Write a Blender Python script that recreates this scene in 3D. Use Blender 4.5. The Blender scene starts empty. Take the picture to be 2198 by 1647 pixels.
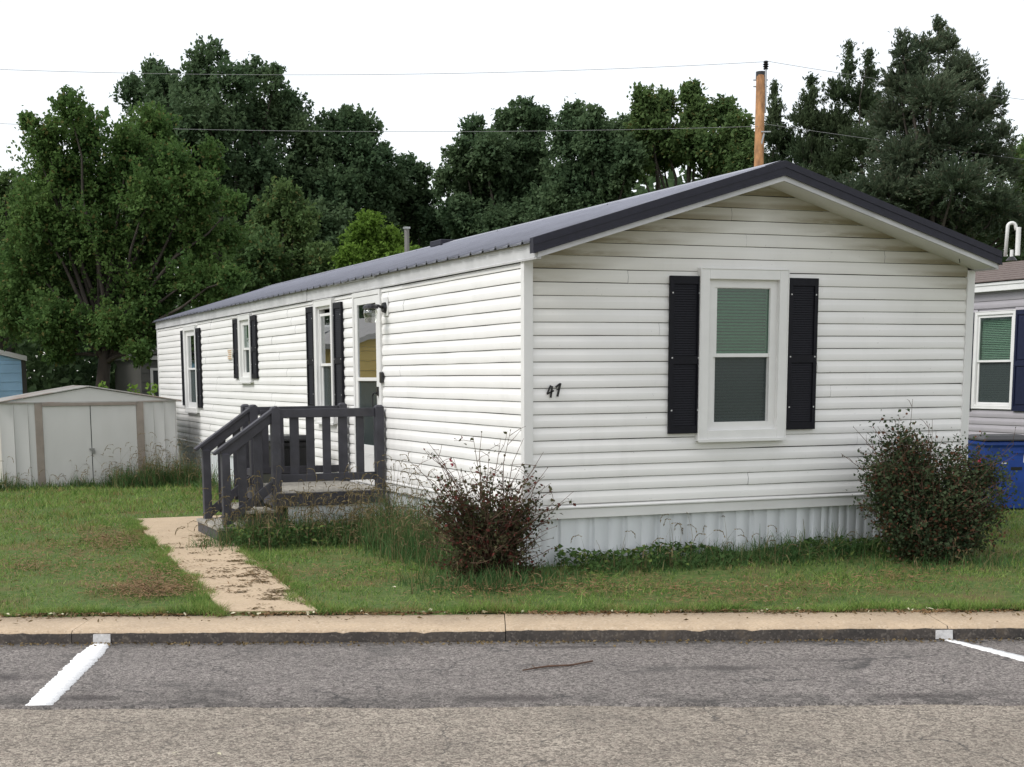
import bpy, bmesh, math, random
import numpy as np
from mathutils import Vector, Matrix

scene = bpy.context.scene
COL = scene.collection
rng = np.random.default_rng(47)
random.seed(47)

# ------------------------------------------------------------------ camera
FPX, CX, CY = 3122.37, 991.22, 1267.04          # focal length and optical axis of the lens, in photo pixels
PW, PH = 2198.0, 1647.0
CAM = np.array([-5.185, -11.706, 1.696])
YAW, PITCH, ROLL = math.radians(21.355), math.radians(8.424), math.radians(-0.452)
def cam_axes():
    cy, sy, cp, sp = math.cos(YAW), math.sin(YAW), math.cos(PITCH), math.sin(PITCH)
    f = np.array([sy*cp, cy*cp, -sp]); r = np.array([cy, -sy, 0.0]); u = np.cross(r, f)
    cr, sr = math.cos(ROLL), math.sin(ROLL)
    return cr*r+sr*u, -sr*r+cr*u, f
AR, AU, AF = cam_axes()
cam_d = bpy.data.cameras.new("camera")
cam_d.sensor_fit = 'HORIZONTAL'; cam_d.sensor_width = 36.0
cam_d.lens = FPX/PW*36.0
cam_d.shift_x = (PW/2-CX)/PW
cam_d.shift_y = (CY-PH/2)/PW
cam_d.clip_start = 0.1; cam_d.clip_end = 2000
cam_o = bpy.data.objects.new("camera", cam_d); COL.objects.link(cam_o)
M = Matrix.Identity(4)
for i in range(3):
    M[i][0] = AR[i]; M[i][1] = AU[i]; M[i][2] = -AF[i]; M[i][3] = CAM[i]
cam_o.matrix_world = M
scene.camera = cam_o

# ------------------------------------------------------------------ sky, sun, exposure
SUN_EL, SUN_AZ = math.radians(46), math.radians(268)   # azimuth of the sun measured from +Y towards +X
world = bpy.data.worlds.new("World"); scene.world = world; world.use_nodes = True
wn, wl = world.node_tree.nodes, world.node_tree.links
wn.clear()
wo = wn.new("ShaderNodeOutputWorld"); add = wn.new("ShaderNodeAddShader")
b1 = wn.new("ShaderNodeBackground"); b2 = wn.new("ShaderNodeBackground"); sk = wn.new("ShaderNodeTexSky")
sk.sky_type = 'NISHITA'; sk.sun_disc = False; sk.sun_elevation = SUN_EL; sk.sun_rotation = SUN_AZ
b1.inputs[1].default_value = 0.05
b2.inputs[0].default_value = (1.0, 0.99, 0.975, 1); b2.inputs[1].default_value = 0.86      # the overcast cloud deck
wl.new(sk.outputs[0], b1.inputs[0]); wl.new(b1.outputs[0], add.inputs[0]); wl.new(b2.outputs[0], add.inputs[1])
wl.new(add.outputs[0], wo.inputs[0])
sun_d = bpy.data.lights.new("sun", 'SUN'); sun_d.energy = 2.0; sun_d.angle = math.radians(22); sun_d.color = (1.0, 0.98, 0.95)
sun_o = bpy.data.objects.new("sun", sun_d); COL.objects.link(sun_o)
sd = Vector((math.sin(SUN_AZ)*math.cos(SUN_EL), math.cos(SUN_AZ)*math.cos(SUN_EL), math.sin(SUN_EL)))
sun_o.rotation_euler = sd.to_track_quat('Z', 'Y').to_euler()
sun_o.location = (-20, -10, 30)
vs = scene.view_settings
vs.view_transform = 'Standard'; vs.look = 'None'; vs.gamma = 1.0; vs.use_curve_mapping = False; vs.exposure = 0.12
scene.cycles.max_bounces = 8; scene.cycles.transparent_max_bounces = 12

# ------------------------------------------------------------------ helpers: tags, meshes
def tag(o, label=None, cat=None, group=None, kind=None):
    if label: o["label"] = label
    if cat: o["category"] = cat
    if group: o["group"] = group
    if kind: o["kind"] = kind
    return o
def wloc(o):
    v = Vector((0, 0, 0))
    while o: v = v+Vector(o.location); o = o.parent
    return np.array(v)
def empty(name, loc, label=None, cat=None, group=None, kind=None):
    o = bpy.data.objects.new(name, None); COL.objects.link(o); o.location = loc
    o.empty_display_size = 0.3
    return tag(o, label, cat, group, kind)
def part_empty(name, loc, parent):
    o = bpy.data.objects.new(name, None); COL.objects.link(o)
    o.parent = parent; o.location = Vector(np.array(loc, float)-wloc(parent)); o.empty_display_size = 0.1
    return o
def link(name, me, parent=None, mat=None, bevel=0.0):
    o = bpy.data.objects.new(name, me); COL.objects.link(o)
    if mat is not None and not me.materials: me.materials.append(mat)
    if parent: o.parent = parent
    if bevel:
        m = o.modifiers.new("bevel", 'BEVEL'); m.width = bevel; m.segments = 1; m.limit_method = 'ANGLE'
    return o
def np_mesh(name, V, F, mat=None, parent=None, smooth=False, loc=None):
    """V (n,3) world coordinates, F (m,k) faces of equal size"""
    V = np.asarray(V, np.float32).reshape(-1, 3); F = np.asarray(F, np.int32)
    off = np.zeros(3, np.float32)
    if parent is not None: off = wloc(parent).astype(np.float32)
    me = bpy.data.meshes.new(name)
    me.vertices.add(len(V)); me.vertices.foreach_set("co", (V-off).ravel())
    k = F.shape[1]
    me.loops.add(F.size); me.loops.foreach_set("vertex_index", F.ravel())
    me.polygons.add(len(F)); me.polygons.foreach_set("loop_start", np.arange(0, F.size, k, dtype=np.int32))
    me.polygons.foreach_set("loop_total", np.full(len(F), k, np.int32))
    if smooth: me.polygons.foreach_set("use_smooth", np.ones(len(F), bool))
    me.update(calc_edges=True); me.validate()
    return link(name, me, parent, mat)
class MB:
    """collects pieces (world coordinates) for ONE mesh object"""
    def __init__(s): s.v = []; s.f = []
    def add(s, v, f):
        n = len(s.v); s.v += [tuple(map(float, p)) for p in v]; s.f += [tuple(n+i for i in q) for q in f]; return s
    def box(s, x0, x1, y0, y1, z0, z1):
        x0, x1 = min(x0, x1), max(x0, x1); y0, y1 = min(y0, y1), max(y0, y1); z0, z1 = min(z0, z1), max(z0, z1)
        v = [(x, y, z) for z in (z0, z1) for x, y in ((x0, y0), (x1, y0), (x1, y1), (x0, y1))]
        return s.add(v, [(3, 2, 1, 0), (4, 5, 6, 7), (0, 1, 5, 4), (1, 2, 6, 5), (2, 3, 7, 6), (3, 0, 4, 7)])
    def prism(s, poly, axis, a, b):
        """poly: 2-D outline; axis 0: (y,z) along x, axis 1: (x,z) along y, axis 2: (x,y) along z"""
        n = len(poly)
        def P(q, t):
            if axis == 0: return (t, q[0], q[1])
            if axis == 1: return (q[0], t, q[1])
            return (q[0], q[1], t)
        v = [P(q, a) for q in poly]+[P(q, b) for q in poly]
        f = [tuple(range(n))[::-1], tuple(range(n, 2*n))]+[(i, (i+1) % n, n+(i+1) % n, n+i) for i in range(n)]
        return s.add(v, f)
    def bar(s, p, q, w, h, up=(0, 0, 1)):
        p, q = Vector(p), Vector(q); d = (q-p).normalized(); up = Vector(up)
        sd_ = d.cross(up).normalized(); u = sd_.cross(d).normalized()
        v = []
        for c in (p, q):
            for a, b in ((-1, -1), (1, -1), (1, 1), (-1, 1)): v.append(c+sd_*(a*w/2)+u*(b*h/2))
        return s.add(v, [(3, 2, 1, 0), (4, 5, 6, 7), (0, 1, 5, 4), (1, 2, 6, 5), (2, 3, 7, 6), (3, 0, 4, 7)])
    def tube(s, pts, rad, n=8, cap=True):
        pts = [Vector(p) for p in pts]; rs = rad if isinstance(rad, (list, tuple)) else [rad]*len(pts)
        v = []; f = []
        ref = None
        for i, p in enumerate(pts):
            d = (pts[min(i+1, len(pts)-1)]-pts[max(i-1, 0)]).normalized()
            if ref is None:
                ref = Vector((1, 0, 0)) if abs(d.x) < 0.8 else Vector((0, 1, 0))
            a = (ref-d*ref.dot(d)).normalized(); b = d.cross(a); ref = a
            for k in range(n):
                t = 2*math.pi*k/n; v.append(p+(a*math.cos(t)+b*math.sin(t))*rs[i])
        for i in range(len(pts)-1):
            for k in range(n): f.append((i*n+k, i*n+(k+1) % n, (i+1)*n+(k+1) % n, (i+1)*n+k))
        if cap: f += [tuple(range(n))[::-1], tuple(range((len(pts)-1)*n, len(pts)*n))]
        return s.add(v, f)
    def build(s, name, mat, parent=None, smooth=False, bevel=0.0):
        off = wloc(parent) if parent else np.zeros(3)
        me = bpy.data.meshes.new(name)
        me.from_pydata([tuple(np.array(p)-off) for p in s.v], [], s.f)
        bm = bmesh.new(); bm.from_mesh(me); bmesh.ops.recalc_face_normals(bm, faces=bm.faces); bm.to_mesh(me); bm.free()
        if smooth: me.polygons.foreach_set("use_smooth", [True]*len(me.polygons))
        return link(name, me, parent, mat, bevel)
def frame(mb, axis, d0, d1, a0, a1, z0, z1, w, wt=None, wb=None):
    """rectangular ring in a vertical plane; axis 1: plane y, spans x; axis 0: plane x, spans y"""
    wt = wt or w; wb = wb or w
    rects = [(a0, a0+w, z0, z1), (a1-w, a1, z0, z1), (a0+w, a1-w, z1-wt, z1), (a0+w, a1-w, z0, z0+wb)]
    for r in rects:
        if axis == 1: mb.box(r[0], r[1], d0, d1, r[2], r[3])
        else: mb.box(d0, d1, r[0], r[1], r[2], r[3])
    return mb
def at(u, v, d):
    """world point seen at photo position (u,v) at distance d along the view axis"""
    return CAM+d*((u-CX)/FPX*AR-(v-CY)/FPX*AU+AF)
# road frame: er along the kerb, ef away from the road towards the houses
RA = math.radians(22.4)
ER = np.array([math.cos(RA), -math.sin(RA)]); EF = np.array([math.sin(RA), math.cos(RA)])
def rp(a, b): p = a*ER+b*EF; return p[0], p[1]
def sst(a, b, x):
    t = np.clip((np.asarray(x, float)-a)/(b-a), 0, 1); return t*t*(3-2*t)
def ground(x, y):
    x = np.asarray(x, float); y = np.asarray(y, float)
    g = -0.085-0.10*sst(5, 14, y)*(1-sst(6, 9, x)*0.7)
    dx = np.maximum(np.maximum(-x, x-4.78), 0); dy = np.maximum(-y, 0)
    g = g+0.075*(1-sst(0.1, 0.9, np.hypot(dx*1.6, dy)))*(1-sst(2, 4, y))
    g = g+0.07*sst(6, 9, x)*(1-sst(9, 20, y))
    return g

# ------------------------------------------------------------------ helpers: materials
def new_mat(name):
    m = bpy.data.materials.new(name); m.use_nodes = True; m.node_tree.nodes.clear(); return m, m.node_tree.nodes, m.node_tree.links
class NT:
    def __init__(s, m): s.n = m.node_tree.nodes; s.l = m.node_tree.links
    def node(s, t, ins=None, **kw):
        n = s.n.new(t)
        for k, v in kw.items(): setattr(n, k, v)
        for k, v in (ins or {}).items():
            if isinstance(v, bpy.types.NodeSocket): s.l.new(v, n.inputs[k])
            else: n.inputs[k].default_value = v
        return n
    def pos(s): return s.node("ShaderNodeNewGeometry").outputs["Position"]
    def scale(s, vec, sc): return s.node("ShaderNodeVectorMath", {0: vec, 1: sc}, operation='MULTIPLY').outputs[0]
    def noise(s, vec, sc, det=4, rough=0.55, dist=0.0):
        return s.node("ShaderNodeTexNoise", {"Vector": vec, "Scale": sc, "Detail": det, "Roughness": rough, "Distortion": dist}).outputs[0]
    def ramp(s, fac, stops, interp='LINEAR'):
        r = s.node("ShaderNodeValToRGB", {0: fac}); cr = r.color_ramp; cr.interpolation = interp
        while len(cr.elements) < len(stops): cr.elements.new(0.5)
        for e, (p, c) in zip(cr.elements, stops):
            e.position = p; e.color = (c, c, c, 1) if not isinstance(c, tuple) else (*c, 1)
        return r.outputs[0]
    def math(s, op, a, b=0.0, clamp=False):
        n = s.node("ShaderNodeMath", {0: a, 1: b}, operation=op); n.use_clamp = clamp; return n.outputs[0]
    def mix(s, fac, a, b, mode='MIX'):
        n = s.n.new("ShaderNodeMix"); n.data_type = 'RGBA'; n.blend_type = mode
        for i, v in ((0, fac), (6, a), (7, b)):
            if isinstance(v, bpy.types.NodeSocket): s.l.new(v, n.inputs[i])
            else: n.inputs[i].default_value = v if i == 0 else (*v, 1)
        return n.outputs[2]
    def xyz(s, vec): return s.node("ShaderNodeSeparateXYZ", {0: vec}).outputs
    def bump(s, h, strength=0.3, dist=0.01): return s.node("ShaderNodeBump", {"Height": h, "Strength": strength, "Distance": dist}).outputs[0]
    def out(s, sh): s.node("ShaderNodeOutputMaterial", {0: sh})
    def bsdf(s, col, rough=0.5, metal=0.0, spec=0.5, normal=None):
        ins = {"Base Color": col if isinstance(col, bpy.types.NodeSocket) else (*col, 1), "Roughness": rough, "Metallic": metal, "Specular IOR Level": spec}
        if normal is not None: ins["Normal"] = normal
        b = s.node("ShaderNodeBsdfPrincipled", ins); return b.outputs[0]
def simple(name, col, rough=0.5, metal=0.0, var=0.12, sc=8.0, bump=0.0, spec=0.5, dirt=None, stretch=(1, 1, 1)):
    m, _, _ = new_mat(name); t = NT(m); p = t.scale(t.pos(), stretch)
    n = t.noise(p, sc, 5, 0.6)
    lo = tuple(c*(1-var) for c in col); hi = tuple(min(1, c*(1+var)) for c in col)
    c = t.ramp(n, [(0.3, lo), (0.7, hi)])
    if dirt:
        c = t.mix(t.ramp(t.noise(p, sc*0.35, 6, 0.65), [(0.5, 0.0), (0.75, dirt[0])]), c, dirt[1])
    nm = t.bump(t.noise(p, sc*6, 3), bump, 0.004) if bump else None
    t.out(t.bsdf(c, rough, metal, spec, nm)); return m
def leaf_mat(name, dark, light, tint=None, trans=0.25, sc=0.6, tf=0.12, rnd=0.22, spec=0.12):
    m, _, _ = new_mat(name); t = NT(m); g = t.node("ShaderNodeNewGeometry")
    n = t.noise(g.outputs["Position"], sc, 3, 0.6)
    f = t.math('ADD', t.math('MULTIPLY', n, 0.95), t.math('MULTIPLY', g.outputs["Random Per Island"], rnd))
    c = t.ramp(f, [(0.35, dark), (0.85, light)])
    if tint:
        c = t.mix(t.ramp(g.outputs["Random Per Island"], [(1-tf-0.02, 0.0), (1-tf, 1.0)]), c, tint)
    b = t.bsdf(c, 0.65, 0, spec)
    tr = t.node("ShaderNodeBsdfTranslucent", {0: c}).outputs[0]
    mx = t.node("ShaderNodeMixShader", {0: trans, 1: b, 2: tr}).outputs[0]
    t.out(mx); return m

# vinyl siding of the main house, with its grime
def siding_mat():
    m, _, _ = new_mat("white vinyl siding"); t = NT(m); P = t.pos(); x, y, z = t.xyz(P)
    base = t.ramp(t.noise(P, 1.3, 4), [(0.3, (0.750, 0.738, 0.715)), (0.7, (0.812, 0.800, 0.780))])
    # brown-green film under the gable eave
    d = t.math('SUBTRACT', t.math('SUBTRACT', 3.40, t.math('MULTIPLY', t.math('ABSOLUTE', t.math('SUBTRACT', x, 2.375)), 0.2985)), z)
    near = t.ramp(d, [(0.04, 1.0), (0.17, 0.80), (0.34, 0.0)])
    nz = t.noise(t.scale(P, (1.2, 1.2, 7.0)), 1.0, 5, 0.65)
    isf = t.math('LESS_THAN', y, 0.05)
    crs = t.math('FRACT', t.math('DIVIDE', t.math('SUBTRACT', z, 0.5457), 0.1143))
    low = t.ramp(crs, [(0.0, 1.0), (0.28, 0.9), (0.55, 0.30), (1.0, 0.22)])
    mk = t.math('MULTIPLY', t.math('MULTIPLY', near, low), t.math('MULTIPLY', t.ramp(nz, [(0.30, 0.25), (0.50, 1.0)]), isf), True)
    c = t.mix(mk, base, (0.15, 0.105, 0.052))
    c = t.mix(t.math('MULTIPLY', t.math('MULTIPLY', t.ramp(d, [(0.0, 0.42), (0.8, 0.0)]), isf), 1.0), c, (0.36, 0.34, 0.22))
    # grime low on the far end of the long wall and faint rain streaks
    far = t.math('MULTIPLY', t.ramp(t.math('ABSOLUTE', t.math('SUBTRACT', y, 15.3)), [(0.0, 1.0), (1.0, 0.0)]), t.ramp(z, [(0.45, 1.0), (1.05, 0.0)]))
    far = t.math('MULTIPLY', far, t.ramp(t.noise(t.scale(P, (1, 3, 1.2)), 1.6, 5, 0.6), [(0.35, 0.0), (0.6, 0.75)]))
    c = t.mix(far, c, (0.17, 0.175, 0.17))
    st = t.ramp(t.noise(t.scale(P, (2.2, 2.2, 0.35)), 1.5, 5, 0.7), [(0.55, 0.0), (0.8, 0.16)])
    c = t.mix(st, c, (0.42, 0.41, 0.38))
    nk = t.ramp(t.noise(P, 38, 2, 0.5), [(0.74, 0.0), (0.77, 0.35)])
    c = t.mix(nk, c, (0.30, 0.29, 0.27))
    t.out(t.bsdf(c, 0.42, 0, 0.4, t.bump(t.noise(P, 9, 3), 0.08, 0.01))); return m
MAT = {}
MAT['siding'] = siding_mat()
MAT['trim'] = simple("white vinyl trim", (0.72, 0.715, 0.70), 0.4, var=0.05, sc=2, dirt=(0.25, (0.40, 0.39, 0.36)))
MAT['fascia'] = simple("white fascia metal", (0.54, 0.54, 0.545), 0.4, var=0.12, sc=2.5, dirt=(0.85, (0.34, 0.34, 0.35)))
MAT['frame'] = simple("white window vinyl", (0.74, 0.735, 0.72), 0.35, var=0.04, sc=4, dirt=(0.2, (0.5, 0.49, 0.46)))
MAT['soffit'] = simple("white soffit", (0.66, 0.65, 0.62), 0.5, var=0.06, sc=3, dirt=(0.3, (0.42, 0.4, 0.33)))
MAT['skirt'] = simple("white skirting", (0.68, 0.70, 0.715), 0.4, var=0.07, sc=3, dirt=(0.5, (0.44, 0.47, 0.50)), stretch=(1, 1, 0.35))
MAT['shutter'] = simple("black shutter plastic", (0.007, 0.007, 0.011), 0.55, var=0.25, sc=30, bump=0.2, spec=0.2)
MAT['rake'] = simple("charcoal rake metal", (0.016, 0.016, 0.027), 0.55, 0.0, var=0.2, sc=14, bump=0.1, spec=0.35)
MAT['roof'] = simple("charcoal roof metal", (0.205, 0.212, 0.258), 0.36, 0.0, var=0.15, sc=3, spec=0.75)
MAT['navy'] = simple("navy shutter plastic", (0.010, 0.014, 0.040), 0.5, var=0.2, sc=20, spec=0.3)
MAT['black'] = simple("black metal", (0.012, 0.012, 0.013), 0.35, var=0.2, sc=30)
MAT['screw'] = simple("pale screw head", (0.5, 0.5, 0.5), 0.4, var=0.1)
MAT['dark'] = simple("dark room", (0.02, 0.021, 0.022), 0.8, var=0.3, sc=2)
MAT['porchwood'] = simple("dark grey painted lumber", (0.043, 0.042, 0.052), 0.65, var=0.3, sc=7, bump=0.25, dirt=(0.4, (0.065, 0.062, 0.058)), stretch=(1, 1, 1))
MAT['weathered'] = simple("weathered deck board", (0.30, 0.28, 0.24), 0.8, var=0.25, sc=9, bump=0.35, dirt=(0.6, (0.15, 0.14, 0.12)), stretch=(4, 1, 1))
MAT['white_metal'] = simple("white sheet metal", (0.53, 0.52, 0.505), 0.45, var=0.05, sc=1.5, dirt=(0.35, (0.47, 0.45, 0.40)), stretch=(1.2, 1.2, 0.4))
MAT['taupe'] = simple("taupe door post paint", (0.25, 0.21, 0.18), 0.5, var=0.12, sc=6, dirt=(0.4, (0.18, 0.14, 0.11)))
MAT['shedroof'] = simple("grey shed roof metal", (0.33, 0.32, 0.30), 0.45, var=0.15, sc=5, dirt=(0.9, (0.22, 0.10, 0.05)))
MAT['lock'] = simple("dull steel", (0.25, 0.25, 0.24), 0.4, 0.8)
MAT['grayside'] = simple("grey vinyl siding", (0.36, 0.34, 0.36), 0.45, var=0.06, sc=2)
MAT['shingle'] = simple("brown shingles", (0.13, 0.100, 0.088), 0.9, var=0.3, sc=16, bump=0.4)
MAT['pvc'] = simple("white pipe", (0.72, 0.72, 0.69), 0.4, var=0.06)
MAT['bluebin'] = simple("blue bin plastic", (0.010, 0.050, 0.27), 0.42, var=0.2, sc=6, dirt=(0.35, (0.05, 0.09, 0.25)))
MAT['blackbin'] = simple("black bin plastic", (0.012, 0.012, 0.014), 0.4, var=0.2, sc=6)
MAT['bluewall'] = simple("pale blue siding", (0.40, 0.66, 0.92), 0.6, var=0.07, sc=3)
MAT['brownwall'] = simple("dark drab siding", (0.055, 0.052, 0.045), 0.7, var=0.12, sc=3)
MAT['yellowwall'] = simple("yellow siding", (0.62, 0.45, 0.15), 0.6, var=0.06, sc=3)
MAT['greyroof'] = simple("pale grey roofing", (0.42, 0.40, 0.39), 0.7, var=0.1, sc=4)
MAT['pole'] = simple("new orange brown pole timber", (0.31, 0.155, 0.062), 0.8, var=0.5, sc=9, bump=0.4, dirt=(0.8, (0.13, 0.06, 0.028)), stretch=(1, 1, 0.35))
MAT['oldpole'] = simple("grey pole timber", (0.22, 0.21, 0.20), 0.8, var=0.2, sc=10, stretch=(1, 1, 0.2))
MAT['steel'] = simple("galvanised steel", (0.42, 0.43, 0.44), 0.4, 0.7, var=0.1)
MAT['wire'] = simple("weathered cable", (0.26, 0.26, 0.26), 0.6, 0.3, var=0.1)
MAT['orange'] = simple("orange print", (0.50, 0.30, 0.14), 0.5, var=0.05)
MAT['paper'] = simple("white paper", (0.74, 0.72, 0.66), 0.6, var=0.05)
MAT['bark'] = simple("dark bark", (0.055, 0.045, 0.036), 0.9, var=0.4, sc=6, bump=0.4, stretch=(1, 1, 0.25))
MAT['twigwood'] = simple("brown twig bark", (0.10, 0.055, 0.035), 0.8, var=0.3, sc=20)
def glass(name, tint, refl, a, rough=0.015, k=0.9, veil=0.03):
    m, _, _ = new_mat(name); t = NT(m)
    fr = t.math('POWER', t.node("ShaderNodeLayerWeight", {0: 0.5}).outputs["Facing"], 3.6)
    fac = t.math('ADD', t.math('MULTIPLY', fr, k), refl+0.03, True)
    nb = t.bump(t.noise(t.pos(), 2.3, 2), 0.035, 0.02)
    gl = t.node("ShaderNodeBsdfGlossy", {0: (0.95, 0.97, 0.97, 1), 1: rough, "Normal": nb}).outputs[0]
    tr = t.node("ShaderNodeBsdfTransparent", {0: (*tint, 1)}).outputs[0]
    df = t.node("ShaderNodeBsdfDiffuse", {0: (veil*0.86, veil*1.05, veil*1.06, 1)}).outputs[0]
    inner = t.node("ShaderNodeMixShader", {0: a, 1: tr, 2: df}).outputs[0]
    t.out(t.node("ShaderNodeMixShader", {0: fac, 1: inner, 2: gl}).outputs[0]); return m
MAT['pane'] = glass("window glass", (0.47, 0.66, 0.56), 0.03, 0.10)
MAT['pane_light'] = glass("clear window glass", (0.66, 0.76, 0.70), 0.02, 0.10)
MAT['screen'] = glass("screened window glass", (0.50, 0.56, 0.54), 0.0, 0.42, 0.2, 0.14, 0.095)
MAT['doorglass'] = glass("storm door glass", (0.25, 0.27, 0.27), 0.22, 0.35)
MAT['lampglass'] = glass("lamp glass", (0.9, 0.9, 0.86), 0.10, 0.05)
MAT['blind'] = simple("pale window blind", (0.72, 0.80, 0.73), 0.6, var=0.05, sc=3)

def asphalt(name, base, stone, tintc, dark_amt, seed):
    m, _, _ = new_mat(name); t = NT(m); P = t.pos(); Q = t.node("ShaderNodeVectorMath", {0: P, 1: (seed, seed*2, 0)}, operation='ADD').outputs[0]
    v = t.node("ShaderNodeTexVoronoi", {"Vector": Q, "Scale": 95.0, "Randomness": 1.0})
    r = t.xyz(v.outputs["Color"])
    c = t.ramp(r[0], [(0.0, tuple(b*0.55 for b in base)), (0.4, base), (0.8, stone), (1.0, tuple(min(1, q*1.25) for q in stone))])
    v2 = t.node("ShaderNodeTexVoronoi", {"Vector": Q, "Scale": 41.0}); r2 = t.xyz(v2.outputs["Color"])
    c = t.mix(t.ramp(r2[1], [(0.55, 0.0), (0.95, 0.30)]), c, tintc)
    c = t.mix(t.ramp(r2[0], [(0.78, 0.0), (0.92, 0.60)]), c, tuple(b*0.40 for b in base))
    c = t.mix(t.ramp(r2[2], [(0.86, 0.0), (0.97, 0.55)]), c, tuple(min(1, q*1.3) for q in stone))
    big = t.noise(t.scale(Q, (0.6, 1.2, 1)), 0.9, 6, 0.6)
    c = t.mix(t.ramp(big, [(0.38, 0.0), (0.72, 0.42)]), c, tuple(b*0.6 for b in base))
    sm = t.noise(Q, 1.6, 6, 0.62)
    c = t.mix(t.ramp(sm, [(0.56, 0.0), (0.70, dark_amt)]), c, (0.06, 0.057, 0.055))
    # dark oil stains along the parking lane, bitumen bleeding out by the seam
    x, y, z = t.xyz(P)
    ef = t.math('ADD', t.math('MULTIPLY', x, float(EF[0])), t.math('MULTIPLY', y, float(EF[1])))
    nn = t.noise(Q, 3.0, 5, 0.7)
    seam = t.math('MULTIPLY', t.ramp(t.math('MULTIPLY', t.math('ABSOLUTE', t.math('ADD', ef, 4.50)), 2.2), [(0.0, 0.8), (0.75, 0.0)]), t.ramp(nn, [(0.40, 0.0), (0.62, 1.0)]))
    gut = t.math('MULTIPLY', t.ramp(t.math('MULTIPLY', t.math('ABSOLUTE', t.math('ADD', ef, 2.58)), 3.0), [(0.0, 0.9), (0.8, 0.0)]), t.ramp(nn, [(0.36, 0.2), (0.60, 1.0)]))
    if dark_amt > 0.5: c = t.mix(t.math('MAXIMUM', seam, gut), c, (0.050, 0.048, 0.046))
    ea = t.math('ADD', t.math('MULTIPLY', x, float(ER[0])), t.math('MULTIPLY', y, float(ER[1])))
    if dark_amt > 0.5:
        for a_, b_, sa, sb, k_ in ((-3.42, -3.75, 0.34, 0.16, 0.75), (-2.72, -4.36, 0.26, 0.10, 0.7), (1.20, -3.55, 0.34, 0.10, 0.6), (0.35, -2.80, 0.50, 0.06, 0.65), (-0.25, -4.42, 0.40, 0.10, 0.6), (2.2, -4.40, 0.5, 0.09, 0.55), (1.9, -3.3, 0.3, 0.05, 0.4)):
            dx = t.math('DIVIDE', t.math('SUBTRACT', ea, a_), sa); dy = t.math('DIVIDE', t.math('SUBTRACT', ef, b_), sb)
            r_ = t.math('ADD', t.math('SQRT', t.math('ADD', t.math('MULTIPLY', dx, dx), t.math('MULTIPLY', dy, dy))), t.math('MULTIPLY', t.math('SUBTRACT', nn, 0.5), 2.2))
            c = t.mix(t.ramp(r_, [(0.25, k_), (0.95, 0.0)]), c, (0.050, 0.044, 0.043))
    ck = t.node("ShaderNodeTexVoronoi", {"Vector": t.node("ShaderNodeVectorMath", {0: Q, 1: t.scale(t.node("ShaderNodeTexNoise", {"Vector": Q, "Scale": 3.0, "Detail": 6.0}).outputs[1], (0.5, 0.5, 0))}, operation='ADD').outputs[0], "Scale": 1.3}, feature='DISTANCE_TO_EDGE')
    cm = t.math('MULTIPLY', t.ramp(ck.outputs[0], [(0.002, 1.0), (0.013, 0.0)]), t.ramp(t.noise(Q, 1.1, 4, 0.6), [(0.44, 0.0), (0.58, 0.75)]))
    c = t.mix(cm, c, (0.04, 0.04, 0.04))
    h = t.math('ADD', t.math('MULTIPLY', v.outputs["Distance"], -0.8), t.math('MULTIPLY', t.noise(Q, 14, 4), 0.6))
    t.out(t.bsdf(c, 0.88, 0, 0.25, t.bump(h, 0.6, 0.010))); return m
MAT['road'] = asphalt("old worn asphalt", (0.226, 0.196, 0.163), (0.362, 0.318, 0.262), (0.29, 0.228, 0.195), 0.25, 3.7)
MAT['lane'] = asphalt("darker asphalt", (0.163, 0.147, 0.136), (0.270, 0.244, 0.224), (0.20, 0.165, 0.165), 0.7, 11.3)
def concrete(name, base, dark, speck, dirtamt=0.5):
    m, _, _ = new_mat(name); t = NT(m); P = t.pos()
    c = t.ramp(t.noise(P, 3.0, 6, 0.65), [(0.3, dark), (0.65, base)])
    v = t.node("ShaderNodeTexVoronoi", {"Vector": P, "Scale": 75.0}); r = t.xyz(v.outputs["Color"])
    c = t.mix(t.ramp(r[0], [(0.7, 0.0), (1.0, 0.45)]), c, speck)
    c = t.mix(t.ramp(r[1], [(0.8, 0.0), (1.0, 0.4)]), c, tuple(b*0.5 for b in dark))
    c = t.mix(t.ramp(t.noise(P, 6.0, 6, 0.7), [(0.55, 0.0), (0.72, dirtamt)]), c, (0.17, 0.125, 0.075))
    t.out(t.bsdf(c, 0.85, 0, 0.3, t.bump(t.noise(P, 60, 3), 0.3, 0.006))); return m
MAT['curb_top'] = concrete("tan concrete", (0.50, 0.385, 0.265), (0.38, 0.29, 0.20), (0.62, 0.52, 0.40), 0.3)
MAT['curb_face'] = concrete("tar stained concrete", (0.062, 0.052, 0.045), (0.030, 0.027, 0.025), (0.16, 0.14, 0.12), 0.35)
MAT['walk'] = concrete("walk concrete", (0.50, 0.385, 0.26), (0.42, 0.32, 0.215), (0.58, 0.47, 0.35), 0.22)
def paint_mat():
    m, _, _ = new_mat("white road paint"); t = NT(m); P = t.pos()
    n = t.noise(P, 40, 4, 0.7); c = t.ramp(n, [(0.28, (0.40, 0.38, 0.36)), (0.38, (0.82, 0.82, 0.82)), (0.8, (0.90, 0.90, 0.90))])
    t.out(t.bsdf(c, 0.6, 0, 0.3, t.bump(t.noise(P, 80, 3), 0.5, 0.006))); return m
MAT['paint'] = paint_mat()
MAT['oldpaint'] = simple("scuffed white paint", (0.52, 0.51, 0.50), 0.7, var=0.2, sc=25, dirt=(0.9, (0.16, 0.15, 0.14)))
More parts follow.
